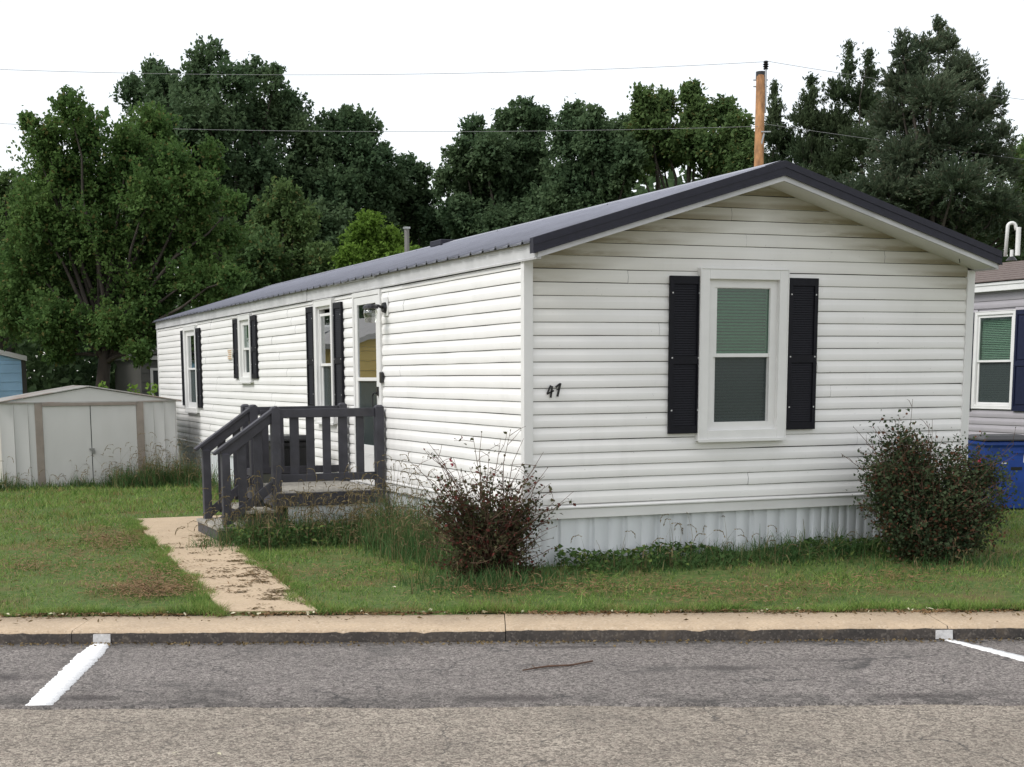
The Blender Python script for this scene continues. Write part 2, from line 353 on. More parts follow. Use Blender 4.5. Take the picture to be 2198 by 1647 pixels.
def soil_mat():
    m, _, _ = new_mat("lawn soil and thatch"); t = NT(m); P = t.pos()
    c = t.ramp(t.noise(P, 14, 5, 0.7), [(0.3, (0.050, 0.080, 0.026)), (0.5, (0.085, 0.130, 0.038)), (0.75, (0.16, 0.15, 0.070))])
    c = t.mix(t.ramp(t.noise(P, 1.4, 5, 0.6), [(0.5, 0.0), (0.68, 0.75)]), c, (0.14, 0.095, 0.05))
    t.out(t.bsdf(c, 0.95, 0, 0.1, t.bump(t.noise(P, 30, 4), 0.6, 0.02))); return m
MAT['soil'] = soil_mat()
def grass_mat():
    m, _, _ = new_mat("lawn grass"); t = NT(m); g = t.node("ShaderNodeNewGeometry"); P = g.outputs["Position"]; R = g.outputs["Random Per Island"]
    f = t.math('ADD', t.math('MULTIPLY', t.noise(P, 2.6, 5, 0.72), 1.0), t.math('MULTIPLY', R, 0.45))
    c = t.ramp(f, [(0.44, (0.048, 0.108, 0.024)), (0.62, (0.130, 0.232, 0.046)), (0.90, (0.260, 0.345, 0.092))])
    dead = t.math('ADD', t.math('MULTIPLY', t.noise(P, 1.7, 5, 0.68), 1.0), t.math('MULTIPLY', R, 0.22))
    c = t.mix(t.ramp(dead, [(0.66, 0.0), (0.77, 0.85)]), c, (0.29, 0.185, 0.092))
    c = t.mix(t.ramp(R, [(0.93, 0.0), (0.95, 0.8)]), c, (0.26, 0.215, 0.105))
    b = t.bsdf(c, 0.6, 0, 0.2); tr = t.node("ShaderNodeBsdfTranslucent", {0: c}).outputs[0]
    t.out(t.node("ShaderNodeMixShader", {0: 0.3, 1: b, 2: tr}).outputs[0]); return m
MAT['grass'] = grass_mat()
MAT['weed'] = leaf_mat('weed leaves', (0.045, 0.105, 0.034), (0.120, 0.205, 0.070), (0.24, 0.20, 0.10), 0.35, 3.0, 0.12)
MAT['drygrass'] = leaf_mat("dry seed heads", (0.12, 0.095, 0.05), (0.24, 0.19, 0.10), None, 0.2, 5.0)
MAT['ivy'] = leaf_mat("ground cover leaves", (0.030, 0.062, 0.018), (0.085, 0.150, 0.040), (0.14, 0.19, 0.05), 0.3, 3.0, 0.12)
MAT['dirtlitter'] = leaf_mat("dry clippings", (0.10, 0.07, 0.035), (0.23, 0.17, 0.085), None, 0.1, 6.0)
MAT['brownlitter'] = leaf_mat("dead brown grass", (0.13, 0.075, 0.035), (0.30, 0.19, 0.10), None, 0.1, 6.0)
MAT['paleleaf'] = simple("pale dry leaf", (0.56, 0.52, 0.36), 0.7, var=0.25, sc=30)
MAT['rose_red'] = leaf_mat('reddish rose leaves', (0.036, 0.050, 0.022), (0.105, 0.088, 0.044), (0.13, 0.035, 0.028), 0.3, 3.0, 0.16)
MAT['rose_green'] = leaf_mat('dark rose leaves', (0.034, 0.058, 0.028), (0.092, 0.116, 0.056), (0.14, 0.065, 0.038), 0.3, 3.0, 0.12)
MAT['petal'] = simple("red rose petal", (0.34, 0.02, 0.05), 0.5, var=0.2, sc=40)
MAT['maple'] = leaf_mat('maple leaves', (0.056, 0.118, 0.034), (0.138, 0.222, 0.062), (0.17, 0.16, 0.055), 0.46, 0.9, 0.04)
MAT['oak'] = leaf_mat('dark oak leaves', (0.062, 0.112, 0.056), (0.130, 0.188, 0.090), None, 0.46, 0.5)
MAT['oak2'] = leaf_mat('mid green leaves', (0.074, 0.132, 0.048), (0.155, 0.225, 0.078), (0.18, 0.17, 0.06), 0.46, 0.5, 0.04)
MAT['lime'] = leaf_mat('bright green leaves', (0.085, 0.165, 0.025), (0.185, 0.290, 0.050), None, 0.42, 0.8)
MAT['cedar'] = leaf_mat('cedar sprays', (0.072, 0.108, 0.064), (0.150, 0.185, 0.115), (0.16, 0.15, 0.10), 0.38, 0.6, 0.06)
MAT['cedar2'] = leaf_mat('dark cedar sprays', (0.055, 0.090, 0.046), (0.118, 0.152, 0.078), None, 0.38, 0.6)
MAT['under'] = leaf_mat('dark undergrowth', (0.040, 0.075, 0.034), (0.090, 0.140, 0.056), None, 0.4, 0.5)

# ------------------------------------------------------------------ the setting: ground, road, kerb, walk
def grid_sheet(name, a_list, b_list, zfun, mat, label=None):
    A, B = np.meshgrid(a_list, b_list, indexing='ij')
    X = A*ER[0]+B*EF[0]; Y = A*ER[1]+B*EF[1]
    V = np.stack([X, Y, zfun(X, Y)], -1).reshape(-1, 3)
    na, nb = len(a_list), len(b_list)
    i, j = np.meshgrid(np.arange(na-1), np.arange(nb-1), indexing='ij')
    i0 = (i*nb+j).ravel(); F = np.stack([i0, i0+nb, i0+nb+1, i0+1], -1)
    o = np_mesh(name, V, F, mat, None, True); return tag(o, kind='structure')
aa = np.concatenate([[-400, -150, -70, -40, -25], np.arange(-16, 22, 0.3), [25, 40, 70, 150, 400]])
bb = np.concatenate([np.arange(-1.96, 24, 0.3), [27, 33, 45, 70, 120, 250, 600]])
grid_sheet("lawn_ground", aa, bb, ground, MAT['soil'])
ROADZ = -0.195
grid_sheet("road", np.array([-400, -60, -20, -10, 0, 10, 20, 60, 400.]), np.array([-11.5, -8, -4.7, -2.5]), lambda x, y: np.full(x.shape, ROADZ-0.006), MAT['road'])
grid_sheet("verge_ground", np.array([-400, -60, 0, 60, 400.]), np.array([-600, -100, -30, -11.45]), lambda x, y: np.full(x.shape, ROADZ+0.02), MAT['soil'])
# parking lane: a slightly thicker asphalt layer with a ragged edge along the seam
def lane():
    al = np.concatenate([[-400, -60, -20], np.arange(-9, 10, 0.06), [20, 60, 400]]); n = len(al)
    jit = 0.012*np.sin(al*9.1)+0.018*np.sin(al*3.3+1)+rng.normal(0, 0.006, n)
    b0 = -4.605+jit
    V = []; F = []
    for a, b in zip(al, b0):
        for bb_, z in ((b, ROADZ-0.010), (b+0.012, ROADZ+0.006), (-3.6, ROADZ+0.004), (-2.50, ROADZ+0.004)):
            x, y = rp(a, bb_); V.append((x, y, z))
    for i in range(n-1):
        for k in range(3): F.append((4*i+k, 4*i+4+k, 4*i+5+k, 4*i+1+k))
    tag(np_mesh("parking_lane", V, F, MAT['lane'], None, False), kind='structure')
lane()
LZ = ROADZ+0.006
def strip(name, pts, mat, z, thick=0.004, jit=0.0055):
    """painted line along pts [(a,b,halfwidth)] in the road frame, with worn, uneven edges"""
    out = []
    for (a0, b0, w0), (a1, b1, w1) in zip(pts[:-1], pts[1:]):
        n = max(2, int(math.hypot(a1-a0, b1-b0)/0.02))
        for k in range(n):
            t = k/n; out.append((a0+(a1-a0)*t, b0+(b1-b0)*t, w0+(w1-w0)*t, a1-a0, b1-b0))
    L = []; R = []
    for a, b, w, da, db in out:
        l = math.hypot(da, db); nx, ny = -db/l, da/l
        j1, j2 = rng.normal(0, jit, 2)
        L.append(rp(a+nx*(w+j1), b+ny*(w+j1))); R.append(rp(a-nx*(w+j2), b-ny*(w+j2)))
    V = [(x, y, z+thick) for x, y in L]+[(x, y, z+thick) for x, y in R]+[(x, y, z-0.003) for x, y in L]+[(x, y, z-0.003) for x, y in R]
    n = len(L); F = []
    for i in range(n-1):
        F += [(i, i+1, n+i+1, n+i), (2*n+i, 2*n+i+1, i+1, i), (n+i, n+i+1, 3*n+i+1, 3*n+i)]
    F += [(0, n, 3*n, 2*n), (n-1, 3*n-1, 4*n-1, 2*n-1)]
    return tag(np_mesh(name, V, F, mat, None, False), kind='structure')
strip("parking_line", [(-3.10, -2.60, 0.058), (-3.07, -3.0, 0.085), (-2.95, -4.585, 0.078)], MAT['paint'], LZ)
strip("parking_line", [(2.925, -2.60, 0.028), (3.20, -3.29, 0.058), (3.70, -4.585, 0.07)], MAT['paint'], LZ)

curb = empty("curb", (0, 0, 0), kind='structure')
grid_sheet("subgrade", np.array([-400, -20, 0, 20, 400.]), np.array([-2.9, -1.2]), lambda x, y: np.full(x.shape, ROADZ-0.03), MAT['curb_face'])
m = MB(); q_ = [rp(-16, -1.92), rp(16, -1.92), rp(16, -1.80), rp(-16, -1.80)]
m.add([(x, y, -0.25) for x, y in q_]+[(x, y, -0.086) for x, y in q_], [(3, 2, 1, 0), (4, 5, 6, 7), (0, 1, 5, 4), (1, 2, 6, 5), (2, 3, 7, 6), (3, 0, 4, 7)])
m.build("soil_strip", MAT['soil'], curb)
CT, CB0, CB1 = -0.10, -2.575, -1.915
joints = [-16, -12.5, -9.4, -6.3, -3.32, -0.21, 2.93, 6.1, 9.2, 12.3, 16]
for i in range(len(joints)-1):
    a0, a1 = joints[i]+0.003, joints[i+1]-0.003
    dz = rng.normal(0, 0.004); db = rng.normal(0, 0.006)
    n = 60; al = np.linspace(a0, a1, n); V = []; F = []
    for a in al:
        w = 0.003*math.sin(a*7+i)+rng.normal(0, 0.0022); wz = rng.normal(0, 0.0018)-0.012*(rng.uniform() < 0.05)
        for b, z in ((CB0+db-0.012+w, -0.26), (CB0+db+w, CT+dz-0.020+wz), (CB0+db+0.022+w*1.5, CT+dz-0.002+wz*0.3), (CB1, CT+dz+0.004), (CB1+0.02, -0.26)):
            x, y = rp(a, b); V.append((x, y, z))
    for k in range(n-1):
        for q in range(4): F.append((5*k+q, 5*k+5+q, 5*k+6+q, 5*k+1+q))
    for base in (0, 5*(n-1)):
        F += [(base, base+1, base+2, base+3), (base, base+3, base+4, base+4)]
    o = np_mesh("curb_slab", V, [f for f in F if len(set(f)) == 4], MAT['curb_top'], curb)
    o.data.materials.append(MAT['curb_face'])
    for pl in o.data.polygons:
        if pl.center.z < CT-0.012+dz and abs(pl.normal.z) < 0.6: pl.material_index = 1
for a0, a1 in ((-3.165, -3.04), (2.84, 2.96)):
    m = MB(); V = []
    for a, b, z in ((a0, CB0-0.016, -0.185), (a1, CB0-0.016, -0.185), (a1, CB0-0.004, CT-0.022), (a0, CB0-0.004, CT-0.022)):
        x, y = rp(a, b); V.append((x, y, z))
    for a, b, z in ((a0, CB0+0.03, -0.185), (a1, CB0+0.03, -0.185), (a1, CB0+0.03, CT-0.022), (a0, CB0+0.03, CT-0.022)):
        x, y = rp(a, b); V.append((x, y, z))
    m.add(V, [(0, 1, 2, 3), (4, 5, 6, 7), (0, 1, 5, 4), (2, 3, 7, 6), (1, 2, 6, 5), (3, 0, 4, 7)])
    m.build("paint_patch", MAT['oldpaint'], curb)

walk = empty("walkway", (0, 0, 0), kind='structure')
def walk_x(y): return -2.885+0.062*(y+0.93), -2.22+0.090*(y+0.93)
def on_walk(x, y):
    l, r = walk_x(y); a = (x > l) & (x < r) & (y < 6.9) & (y > -2)
    return a | ((x > -2.6) & (x < -0.9) & (y > 3.7) & (y < 6.9) & (x < -1.2))
ys = [-1.02, 0.55, 2.1, 3.7, 5.3, 6.9]
for k in range(5):
    y0, y1 = ys[k]+0.006, ys[k+1]-0.006
    (l0, r0), (l1, r1) = walk_x(y0), walk_x(y1)
    if k >= 3: r0 = r1 = -1.25
    q = [[l0, y0], [r0, y0], [r1, y1], [l1, y1]]
    if k == 0:
        for p in q[:2]: p[1] = (-1.90-p[0]*EF[0])/EF[1]
    top = [(x, y, float(ground(x, y))+0.022+rng.normal(0, 0.002)) for x, y in q]
    m = MB().add(top+[(x, y, -0.3) for x, y in q], [(0, 1, 2, 3), (7, 6, 5, 4), (0, 1, 5, 4), (1, 2, 6, 5), (2, 3, 7, 6), (3, 0, 4, 7)])
    m.build("walk_slab", MAT['walk'], walk, bevel=0.006)

# ------------------------------------------------------------------ the white mobile home
W, L, PIT, Z0 = 4.779, 18.295, 0.1143, 0.5457
SL = 0.2985
def zs(x): return 3.400-SL*abs(x-2.375)          # underside of the roof
home = empty("mobile_home", (2.39, 9.15, 0), "long white lap sided mobile home with black shutters and number 47", "mobile home")
PROF = [(0.0, 0.001), (0.002, 0.0098), (0.03, 0.0100), (0.515, 0.0168), (0.53, 0.0160), (0.75, 0.0080), (0.960, 0.0010)]   # fraction of the course, distance out
def course(wall, z, segs, clip=None, top=None, mat=None, parent=None, coord=0.0, sign=-1, name="siding_panel", pit=PIT):
    """one course of lap siding; segs = list of (a0,a1) along the wall"""
    for a0, a1 in segs:
        n = max(2, int((a1-a0)/0.45)+1); ts = np.linspace(0, 1, n)
        sag = rng.normal(0, 0.0011, n); outj = rng.normal(0, 0.0009, n)
        V = []; k = len(PROF)
        ph = []
        for fz, o in PROF:
            zz = z+fz*pit
            if top is not None: zz = min(zz, top)
            ph.append((zz, o))
        for i, t in enumerate(ts):
            for j, (zz, o) in enumerate(ph):
                b0, b1 = a0, a1
                if clip:
                    c0, c1 = clip(zz); b0, b1 = max(a0, c0), min(a1, c1)
                    if b1 < b0: b0 = b1 = (b0+b1)/2
                a = b0+(b1-b0)*t
                V.append((a, coord+sign*(o+outj[i]), zz+sag[i]) if wall == 'y' else (coord+sign*(o+outj[i]), a, zz+sag[i]))
        F = [(i*k+j, (i+1)*k+j, (i+1)*k+j+1, i*k+j+1) for i in range(n-1) for j in range(k-1)]
        np_mesh(name, V, F, mat or MAT['siding'], parent or home)
def cut(a0, a1, holes, joints=()):
    segs = [(a0, a1)]
    for h0, h1 in holes:
        ns = []
        for s0, s1 in segs:
            if h1 <= s0 or h0 >= s1: ns.append((s0, s1)); continue
            if h0 > s0: ns.append((s0, h0))
            if h1 < s1: ns.append((h1, s1))
        segs = ns
    for j in joints:
        ns = []
        for s0, s1 in segs:
            if s0+0.3 < j < s1-0.3: ns += [(s0, j), (j+0.002, s1)]
            else: ns.append((s0, s1))
        segs = ns
    return [s for s in segs if s[1]-s[0] > 0.01]
# openings: (a0,a1,z0,z1)
FW = (1.74, 2.62, 1.12, 2.60)                                    # gable window hole
SW = [(14.40, 15.20, 1.13, 2.54), (10.20, 10.72, 1.69, 2.57), (5.80, 6.44, 1.18, 2.58), (3.98, 4.92, 0.44, 2.62)]
for k in range(26):
    z = Z0+k*PIT
    def clipf(zz):
        w = (3.400-zz)/SL; return max(0.065, 2.375-w), min(W-0.065, 2.375+w)
    c0, c1 = clipf(z)
    if c1-c0 < 0.05: break
    holes = [(FW[0], FW[1])] if (z+PIT > FW[2] and z < FW[3]) else []
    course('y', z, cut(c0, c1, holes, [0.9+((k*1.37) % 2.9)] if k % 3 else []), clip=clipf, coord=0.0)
for k in range(19):
    z = Z0+k*PIT
    holes = [(h[0], h[1]) for h in SW if z+PIT > h[2] and z < h[3]]
    js = [3.0+(k*2.11) % 1.6, 7.6+(k*1.7) % 1.5, 12.4+(k*2.3) % 1.2]
    course('x', z, cut(0.045, L-0.05, holes, js), coord=0.0, top=2.645)
# hidden sheathing behind the siding, with real holes for the windows and the door
sh = MB()
for a0, a1, z0, z1 in ((0.02, FW[0], 0.42, 2.60), (FW[1], W-0.02, 0.42, 2.60), (FW[0], FW[1], 0.42, FW[2])): sh.box(a0, a1, 0.014, 0.07, z0, z1)
sh.prism([(0.02, 2.60), (W-0.02, 2.60), (W-0.02, 2.66), (2.375, 3.37), (0.02, 2.66)], 1, 0.014, 0.07)
yy = [0.02]
for h in sorted(SW): yy += [h[0], h[1]]
yy += [L-0.02]
for i in range(0, len(yy), 2): sh.box(0.014, 0.07, yy[i] if i else 0.075, yy[i+1], 0.42, 2.8)
for h in SW:
    if h[2] > 0.45: sh.box(0.014, 0.07, h[0], h[1], 0.42, h[2])
    sh.box(0.014, 0.07, h[0], h[1], h[3], 2.8)
sh.box(W-0.07, W-0.014, 0.075, L-0.02, 0.42, 2.8); sh.box(0.02, W-0.02, L-0.07, L-0.014, 0.42, 2.8)
sh.prism([(0.02, 2.801), (W-0.02, 2.801), (2.375, 3.37)], 1, L-0.07, L-0.014)
sh.box(0.08, W-0.08, 0.08, L-0.08, 0.36, 0.42)
sh.build("wall_sheathing", MAT['dark'], home)
for k in range(19):
    course('x', Z0+k*PIT, [(0.05, 6.1), (6.102, 12.3), (12.302, L-0.05)], coord=W, sign=1, top=2.645, name="siding_panel")
# corner posts and base trim
for x0, x1, y0, y1 in ((-0.024, 0.066, -0.024, 0.045), (W-0.066, W+0.024, -0.024, 0.045), (-0.024, 0.06, L-0.05, L+0.024), (W-0.06, W+0.024, L-0.05, L+0.024)):
    MB().box(x0, x1, y0, y1, 0.425, 2.665).build("corner_post", MAT['trim'], home, bevel=0.004)
def lip(p): return [(0.012, 0.42), (-0.020, 0.42), (-0.020, 0.500), (-0.034, 0.512), (-0.034, 0.522), (-0.016, 0.530), (0.012, 0.548)]
MB().prism([(y, z) for y, z in lip(0)], 0, 0.066, W-0.066).build("base_trim", MAT['trim'], home)
MB().prism([(x, z) for x, z in lip(0)], 1, 0.045, L-0.05).build("base_trim", MAT['trim'], home)
MB().box(0.012, 0.075, 0.075, L, 0.41, 0.4195).build("bottom_board", MAT['dark'], home)
# fascia of the long side, in sheet lengths, with a thin lip below
for y0, y1 in ((-0.325, 3.2), (3.204, 6.9), (6.904, 10.5), (10.504, 14.2), (14.204, L+0.03)):
    j = rng.normal(0, 0.002)
    MB().prism([(-0.026+j, 2.655), (-0.040+j, 2.652), (-0.042+j, 2.668), (-0.034+j, 2.674), (-0.036+j, 2.806), (0.004, 2.806), (0.004, 2.655)], 1, y0, y1).build("fascia_board", MAT['fascia'], home)
MB().box(-0.06, -0.037, 4.0, 5.9, 2.775, 2.80).build("rain_guard", MAT['fascia'], home)
MB().box(W, W+0.036, -0.325, L+0.03, 2.655, 2.806).build("fascia_board", MAT['fascia'], home)
# gable overhang: soffit, white rake board, charcoal rake trim
YF = -0.335
for s, (xa, xb) in ((0, (-0.03, 2.375)), (1, (2.375, W+0.008))):
    m = MB(); 
    za, zb = zs(xa)-0.012, zs(xb)-0.012
    m.add([(xa, YF+0.02, za), (xb, YF+0.02, zb), (xb, 0.0, zb), (xa, 0.0, za), (xa, YF+0.02, za+0.02), (xb, YF+0.02, zb+0.02), (xb, 0.0, zb+0.02), (xa, 0.0, za+0.02)],
          [(0, 1, 2, 3), (4, 5, 6, 7), (0, 1, 5, 4), (1, 2, 6, 5), (2, 3, 7, 6), (3, 0, 4, 7)])
    m.build("soffit", MAT['soffit'], home)
    e0, e1 = (xa-0.002, xb) if s == 0 else (xa, xb+0.002)
    z0, z1 = zs(e0)-0.018, zs(e1)-0.018
    MB().prism([(e0, z0), (e1, z1), (e1, z1+0.050), (e0, z0+0.050)], 1, YF-0.002, YF+0.022).build("rake_board", MAT['fascia'], home)
    f0, f1 = (xa-0.05, xb) if s == 0 else (xa, xb+0.045)
    y0_, y1_ = zs(f0)+0.030, zs(f1)+0.030
    m = MB().prism([(f0, y0_), (f1, y1_), (f1, y1_+0.128), (f0, y0_+0.128)], 1, YF-0.016, YF+0.055)
    m.prism([(f0, y0_-0.004), (f1, y1_-0.004), (f1, y1_+0.018), (f0, y0_+0.018)], 1, YF-0.024, YF-0.016)
    m.prism([(f0, y0_+0.066), (f1, y1_+0.066), (f1, y1_+0.074), (f0, y0_+0.074)], 1, YF-0.022, YF-0.016)
    m.build("rake_trim", MAT['rake'], home)
MB().tube([(4.48, -0.165, zs(4.48)-0.014), (4.485, -0.17, zs(4.48)-0.05)], 0.004, 5).build("wire_hook", MAT['black'], home)
# metal roof: panels with ribs
roof = part_empty("roof", (2.375, 9.15, 3.4), home)
def ztop(x): return 3.560-0.3005*abs(x-2.375)
npan = 21; pw = (L+0.10-YF-0.05)/npan
for side in (0, 1):
    xe = -0.085 if side == 0 else W+0.06
    for k in range(npan):
        y0 = YF+0.05+k*pw; y1 = y0+pw-0.003
        dzp = rng.normal(0, 0.0015)
        ys_ = [y0]; hs = [0.0]
        for r in range(3):
            c = y0+(r+0.5)*pw/3
            ys_ += [c-0.030, c-0.014, c+0.014, c+0.030]; hs += [0, 0.019, 0.019, 0]
        ys_ += [y1]; hs += [0.0]
        V = []
        for x in (xe, 2.375-0.02 if side == 0 else 2.375+0.02):
            for y, h in zip(ys_, hs): V.append((x, y, ztop(x)-0.022+h+dzp))
        n = len(ys_)
        for y, h in zip(ys_, hs): V.append((xe, y, ztop(xe)-0.034+h+dzp))
        F = [(i, i+1, n+i+1, n+i) for i in range(n-1)]+[(i, i+1, 2*n+i+1, 2*n+i) for i in range(n-1)]
        np_mesh("roof_panel", V, F, MAT['roof'], roof)
    MB().box(xe+(0.012 if side == 0 else -0.03), xe+(0.03 if side == 0 else -0.012), YF+0.055, L+0.04, 2.80, ztop(xe)-0.030).build("eave_trim", MAT['rake'], roof)
y = YF+0.05
while y < L:
    y1 = min(y+3.05, L+0.06)
    MB().add([(2.375-0.17, y, ztop(2.205)+0.004), (2.375, y, 3.566), (2.375+0.17, y, ztop(2.205)+0.004), (2.375-0.17, y1, ztop(2.205)+0.004), (2.375, y1, 3.566), (2.375+0.17, y1, ztop(2.205)+0.004),
              (2.375-0.175, y, ztop(2.205)-0.016), (2.375-0.175, y1, ztop(2.205)-0.016)], [(0, 1, 4, 3), (1, 2, 5, 4), (0, 3, 7, 6)]).build("ridge_cap", MAT['roof'], roof)
    y = y1+0.02
MB().box(2.375-0.2, 2.375+0.2, 7.827, 8.267, 3.50, 3.578).build("ridge_closure", MAT['rake'], roof, bevel=0.01)
# skirting: ribbed panels along the front and the long side
def skirt_panel(axis, a0, a1, fine):
    w = a1-a0; pr = [(0, 0.0), (0.03, 0.0)]
    ribs = [0.42] if not fine else [0.42]
    for r in ribs: pr += [(r-0.010, 0.0), (r, 0.004), (r+0.010, 0.0)]
    pr += [(0.82, 0.0), (0.845, 0.020), (0.970, 0.020), (0.99, 0.0), (0.998, 0.0)]
    V = []
    for t, o in pr:
        a = a0+w*t
        for z in (-0.25, 0.4185): V.append((a, 0.018+o, z) if axis == 'y' else (0.018+o, a, z))
    F = [(2*i, 2*i+2, 2*i+3, 2*i+1) for i in range(len(pr)-1)]
    np_mesh("skirting_panel", V, F, MAT['skirt'], home)
a = 0.02
while a < W-0.02:
    w = 0.335 if a < 2.9 else (0.20 if a < 4.0 else 0.335); b = min(a+w, W-0.02); skirt_panel('y', a, b, a > 2.9); a = b
a = 0.03
while a < L-0.03:
    b = min(a+0.40, L-0.03); skirt_panel('x', a, b, False); a = b
MB().box(W-0.04, W-0.018, 0.05, L-0.05, -0.3, 0.4185).build("skirting_panel", MAT['skirt'], home)

def shutter_mesh(axis, c, a0, a1, z0, z1, mat, parent, louver=True, thick=0.028):
    s = -1
    def B(m, d0, d1, p, q, r, t):
        (m.box(p, q, c+s*d1, c+s*d0, r, t) if axis == 'y' else m.box(c+s*d1, c+s*d0, p, q, r, t))
    m = MB(); st = 0.038
    B(m, 0.0, thick, a0, a0+st, z0, z1); B(m, 0, thick, a1-st, a1, z0, z1)
    zm = z0+(z1-z0)*0.47
    for r0, r1 in ((z0, z0+0.07), (zm-0.035, zm+0.035), (z1-0.07, z1)): B(m, 0, thick-0.001, a0+st, a1-st, r0, r1)
    B(m, 0, 0.010, a0+st, a1-st, z0+0.07, zm-0.035); B(m, 0, 0.010, a0+st, a1-st, zm+0.035, z1-0.07)
    o = m.build("shutter", mat, parent)
    if louver:
        lv = MB()
        for q0, q1 in ((z0+0.075, zm-0.04), (zm+0.04, z1-0.075)):
            n = int((q1-q0)/0.0215)
            for i in range(n):
                zz = q0+(i+0.5)*(q1-q0)/n
                if axis == 'y': lv.prism([(c+s*0.011, zz-0.009), (c+s*0.019, zz-0.009), (c+s*0.013, zz+0.009), (c+s*0.011, zz+0.009)], 0, a0+st+0.001, a1-st-0.001)
                else: lv.prism([(c+s*0.011, zz-0.009), (c+s*0.019, zz-0.009), (c+s*0.013, zz+0.009), (c+s*0.011, zz+0.009)], 1, a0+st+0.001, a1-st-0.001)
        tag(lv.build("louvers", mat, o), kind='stuff')
        for zz in (z0+0.21, zm+0.02, z1-0.15):
            for aa_ in (a0+0.024, a1-0.024):
                m2 = MB(); r = 0.0065
                if axis == 'y': m2.box(aa_-r, aa_+r, c-thick-0.003, c-thick+0.001, zz-r, zz+r)
                else: m2.box(c-thick-0.003, c-thick+0.001, aa_-r, aa_+r, zz-r, zz+r)
                m2.build("screw", MAT['screw'], o)
    else:
        for q0, q1 in ((z0+0.10, zm-0.06), (zm+0.06, z1-0.10)):
            m2 = MB(); B(m2, 0.010, 0.022, a0+st+0.025, a1-st-0.025, q0, q1); m2.build("raised_panel", mat, o, bevel=0.008)
    return o
def window(axis, c, fr, gl, parent, depth=0.055, cas=0.085, mid=None, sill=True, glassy=None, blind=True, fmat=None):
    """fr: outer casing (a0,a1,z0,z1); gl: sash opening; c: wall plane; faces the -axis side"""
    fmat = fmat or MAT['frame']
    ax = 1 if axis == 'y' else 0
    ctr = ((fr[0]+fr[1])/2, c, fr[2]) if axis == 'y' else (c, (fr[0]+fr[1])/2, fr[2])
    w = part_empty("window", ctr, parent)
    m = MB(); frame(m, ax, c-depth, c+0.012, fr[0], fr[1], fr[2], fr[3], cas)
    frame(m, ax, c-depth-0.006, c-depth, fr[0], fr[1], fr[2], fr[3], 0.012)
    if sill:
        if axis == 'y': m.box(fr[0]-0.004, fr[1]+0.004, c-depth-0.018, c-depth-0.006, fr[2]-0.012, fr[2]+0.02)
        else: m.box(c-depth-0.018, c-depth-0.006, fr[0]-0.004, fr[1]+0.004, fr[2]-0.012, fr[2]+0.02)
    m.build("frame", fmat, w, bevel=0.003)
    zm = mid or (gl[2]+gl[3])/2
    # upper sash sits forward, lower sash behind it
    for nm, z0, z1, off, gm in (("upper_sash", zm-0.024, gl[3], 0.010, MAT['pane'] if not glassy else glassy), ("lower_sash", gl[2], zm+0.020, 0.030, MAT['screen'])):
        s = MB(); frame(s, ax, c-0.02+off, c+0.012+off-0.001, gl[0], gl[1], z0, z1, 0.034)
        s.build(nm, fmat, w, bevel=0.002)
        g = MB()
        if axis == 'y': g.box(gl[0]+0.030, gl[1]-0.030, c+off-0.004, c+off-0.001, z0+0.030, z1-0.030)
        else: g.box(c+off-0.004, c+off-0.001, gl[0]+0.030, gl[1]-0.030, z0+0.030, z1-0.030)
        g.build("pane", gm, w)
    # jamb between casing and sash
    j = MB(); frame(j, ax, c-0.018, c+0.06, fr[0]+cas-0.004, fr[1]-cas+0.004, fr[2]+cas-0.004, fr[3]-cas+0.004, max(0.01, gl[0]-fr[0]-cas+0.002))
    j.build("jamb", fmat, w)
    if blind:
        V = []; F = []; n = int((gl[3]-gl[2])/0.028); k = 0
        for i in range(n):
            zz = gl[2]+i*0.028
            tw_ = 0.0015*math.sin(i*1.7)
            for (dd, dz_) in ((0.048, 0.0+tw_), (0.058, 0.0185)):
                for a_ in (gl[0]+0.01, gl[1]-0.01):
                    V.append((a_, c+dd, zz+dz_) if axis == 'y' else (c+dd, a_, zz+dz_))
            F += [(k, k+1, k+3, k+2)]; k += 4
        tag(np_mesh("blind", V, F, MAT['blind'], w), kind='stuff')
    bx = MB()
    if axis == 'y': bx.box(gl[0]-0.02, gl[1]+0.02, c+0.16, c+0.17, gl[2]-0.02, gl[3]+0.02)
    else: bx.box(c+0.16, c+0.17, gl[0]-0.02, gl[1]+0.02, gl[2]-0.02, gl[3]+0.02)
    bx.build("room_backing", MAT['dark'], w)
    return w
window('y', 0.0, (1.700, 2.638, 1.076, 2.632), (1.872, 2.500, 1.205, 2.490), home, depth=0.062, cas=0.098, mid=1.86)
shutter_mesh('y', -0.019, 1.402, 1.722, 1.150, 2.558, MAT['shutter'], home)
shutter_mesh('y', -0.019, 2.655, 2.972, 1.162, 2.558, MAT['shutter'], home)
window('x', 0.0, (14.24, 15.33, 1.060, 2.605), (14.42, 15.18, 1.18, 2.48), home, mid=1.845, blind=True, glassy=MAT['doorglass'])
shutter_mesh('x', -0.019, 15.32, 15.66, 1.17, 2.54, MAT['shutter'], home)
shutter_mesh('x', -0.019, 13.92, 14.24, 1.155, 2.54, MAT['shutter'], home)
window('x', 0.0, (10.06, 10.85, 1.600, 2.630), (10.22, 10.70, 1.71, 2.50), home, mid=2.12, blind=True, glassy=MAT['pane'])
shutter_mesh('x', -0.019, 10.94, 11.27, 1.665, 2.585, MAT['shutter'], home)
shutter_mesh('x', -0.019, 9.74, 10.06, 1.662, 2.590, MAT['shutter'], home)
window('x', 0.0, (5.71, 6.53, 1.100, 2.640), (5.83, 6.41, 1.20, 2.47), home, mid=1.84, blind=False, glassy=MAT['doorglass'])
shutter_mesh('x', -0.019, 6.62, 6.94, 1.255, 2.575, MAT['shutter'], home)
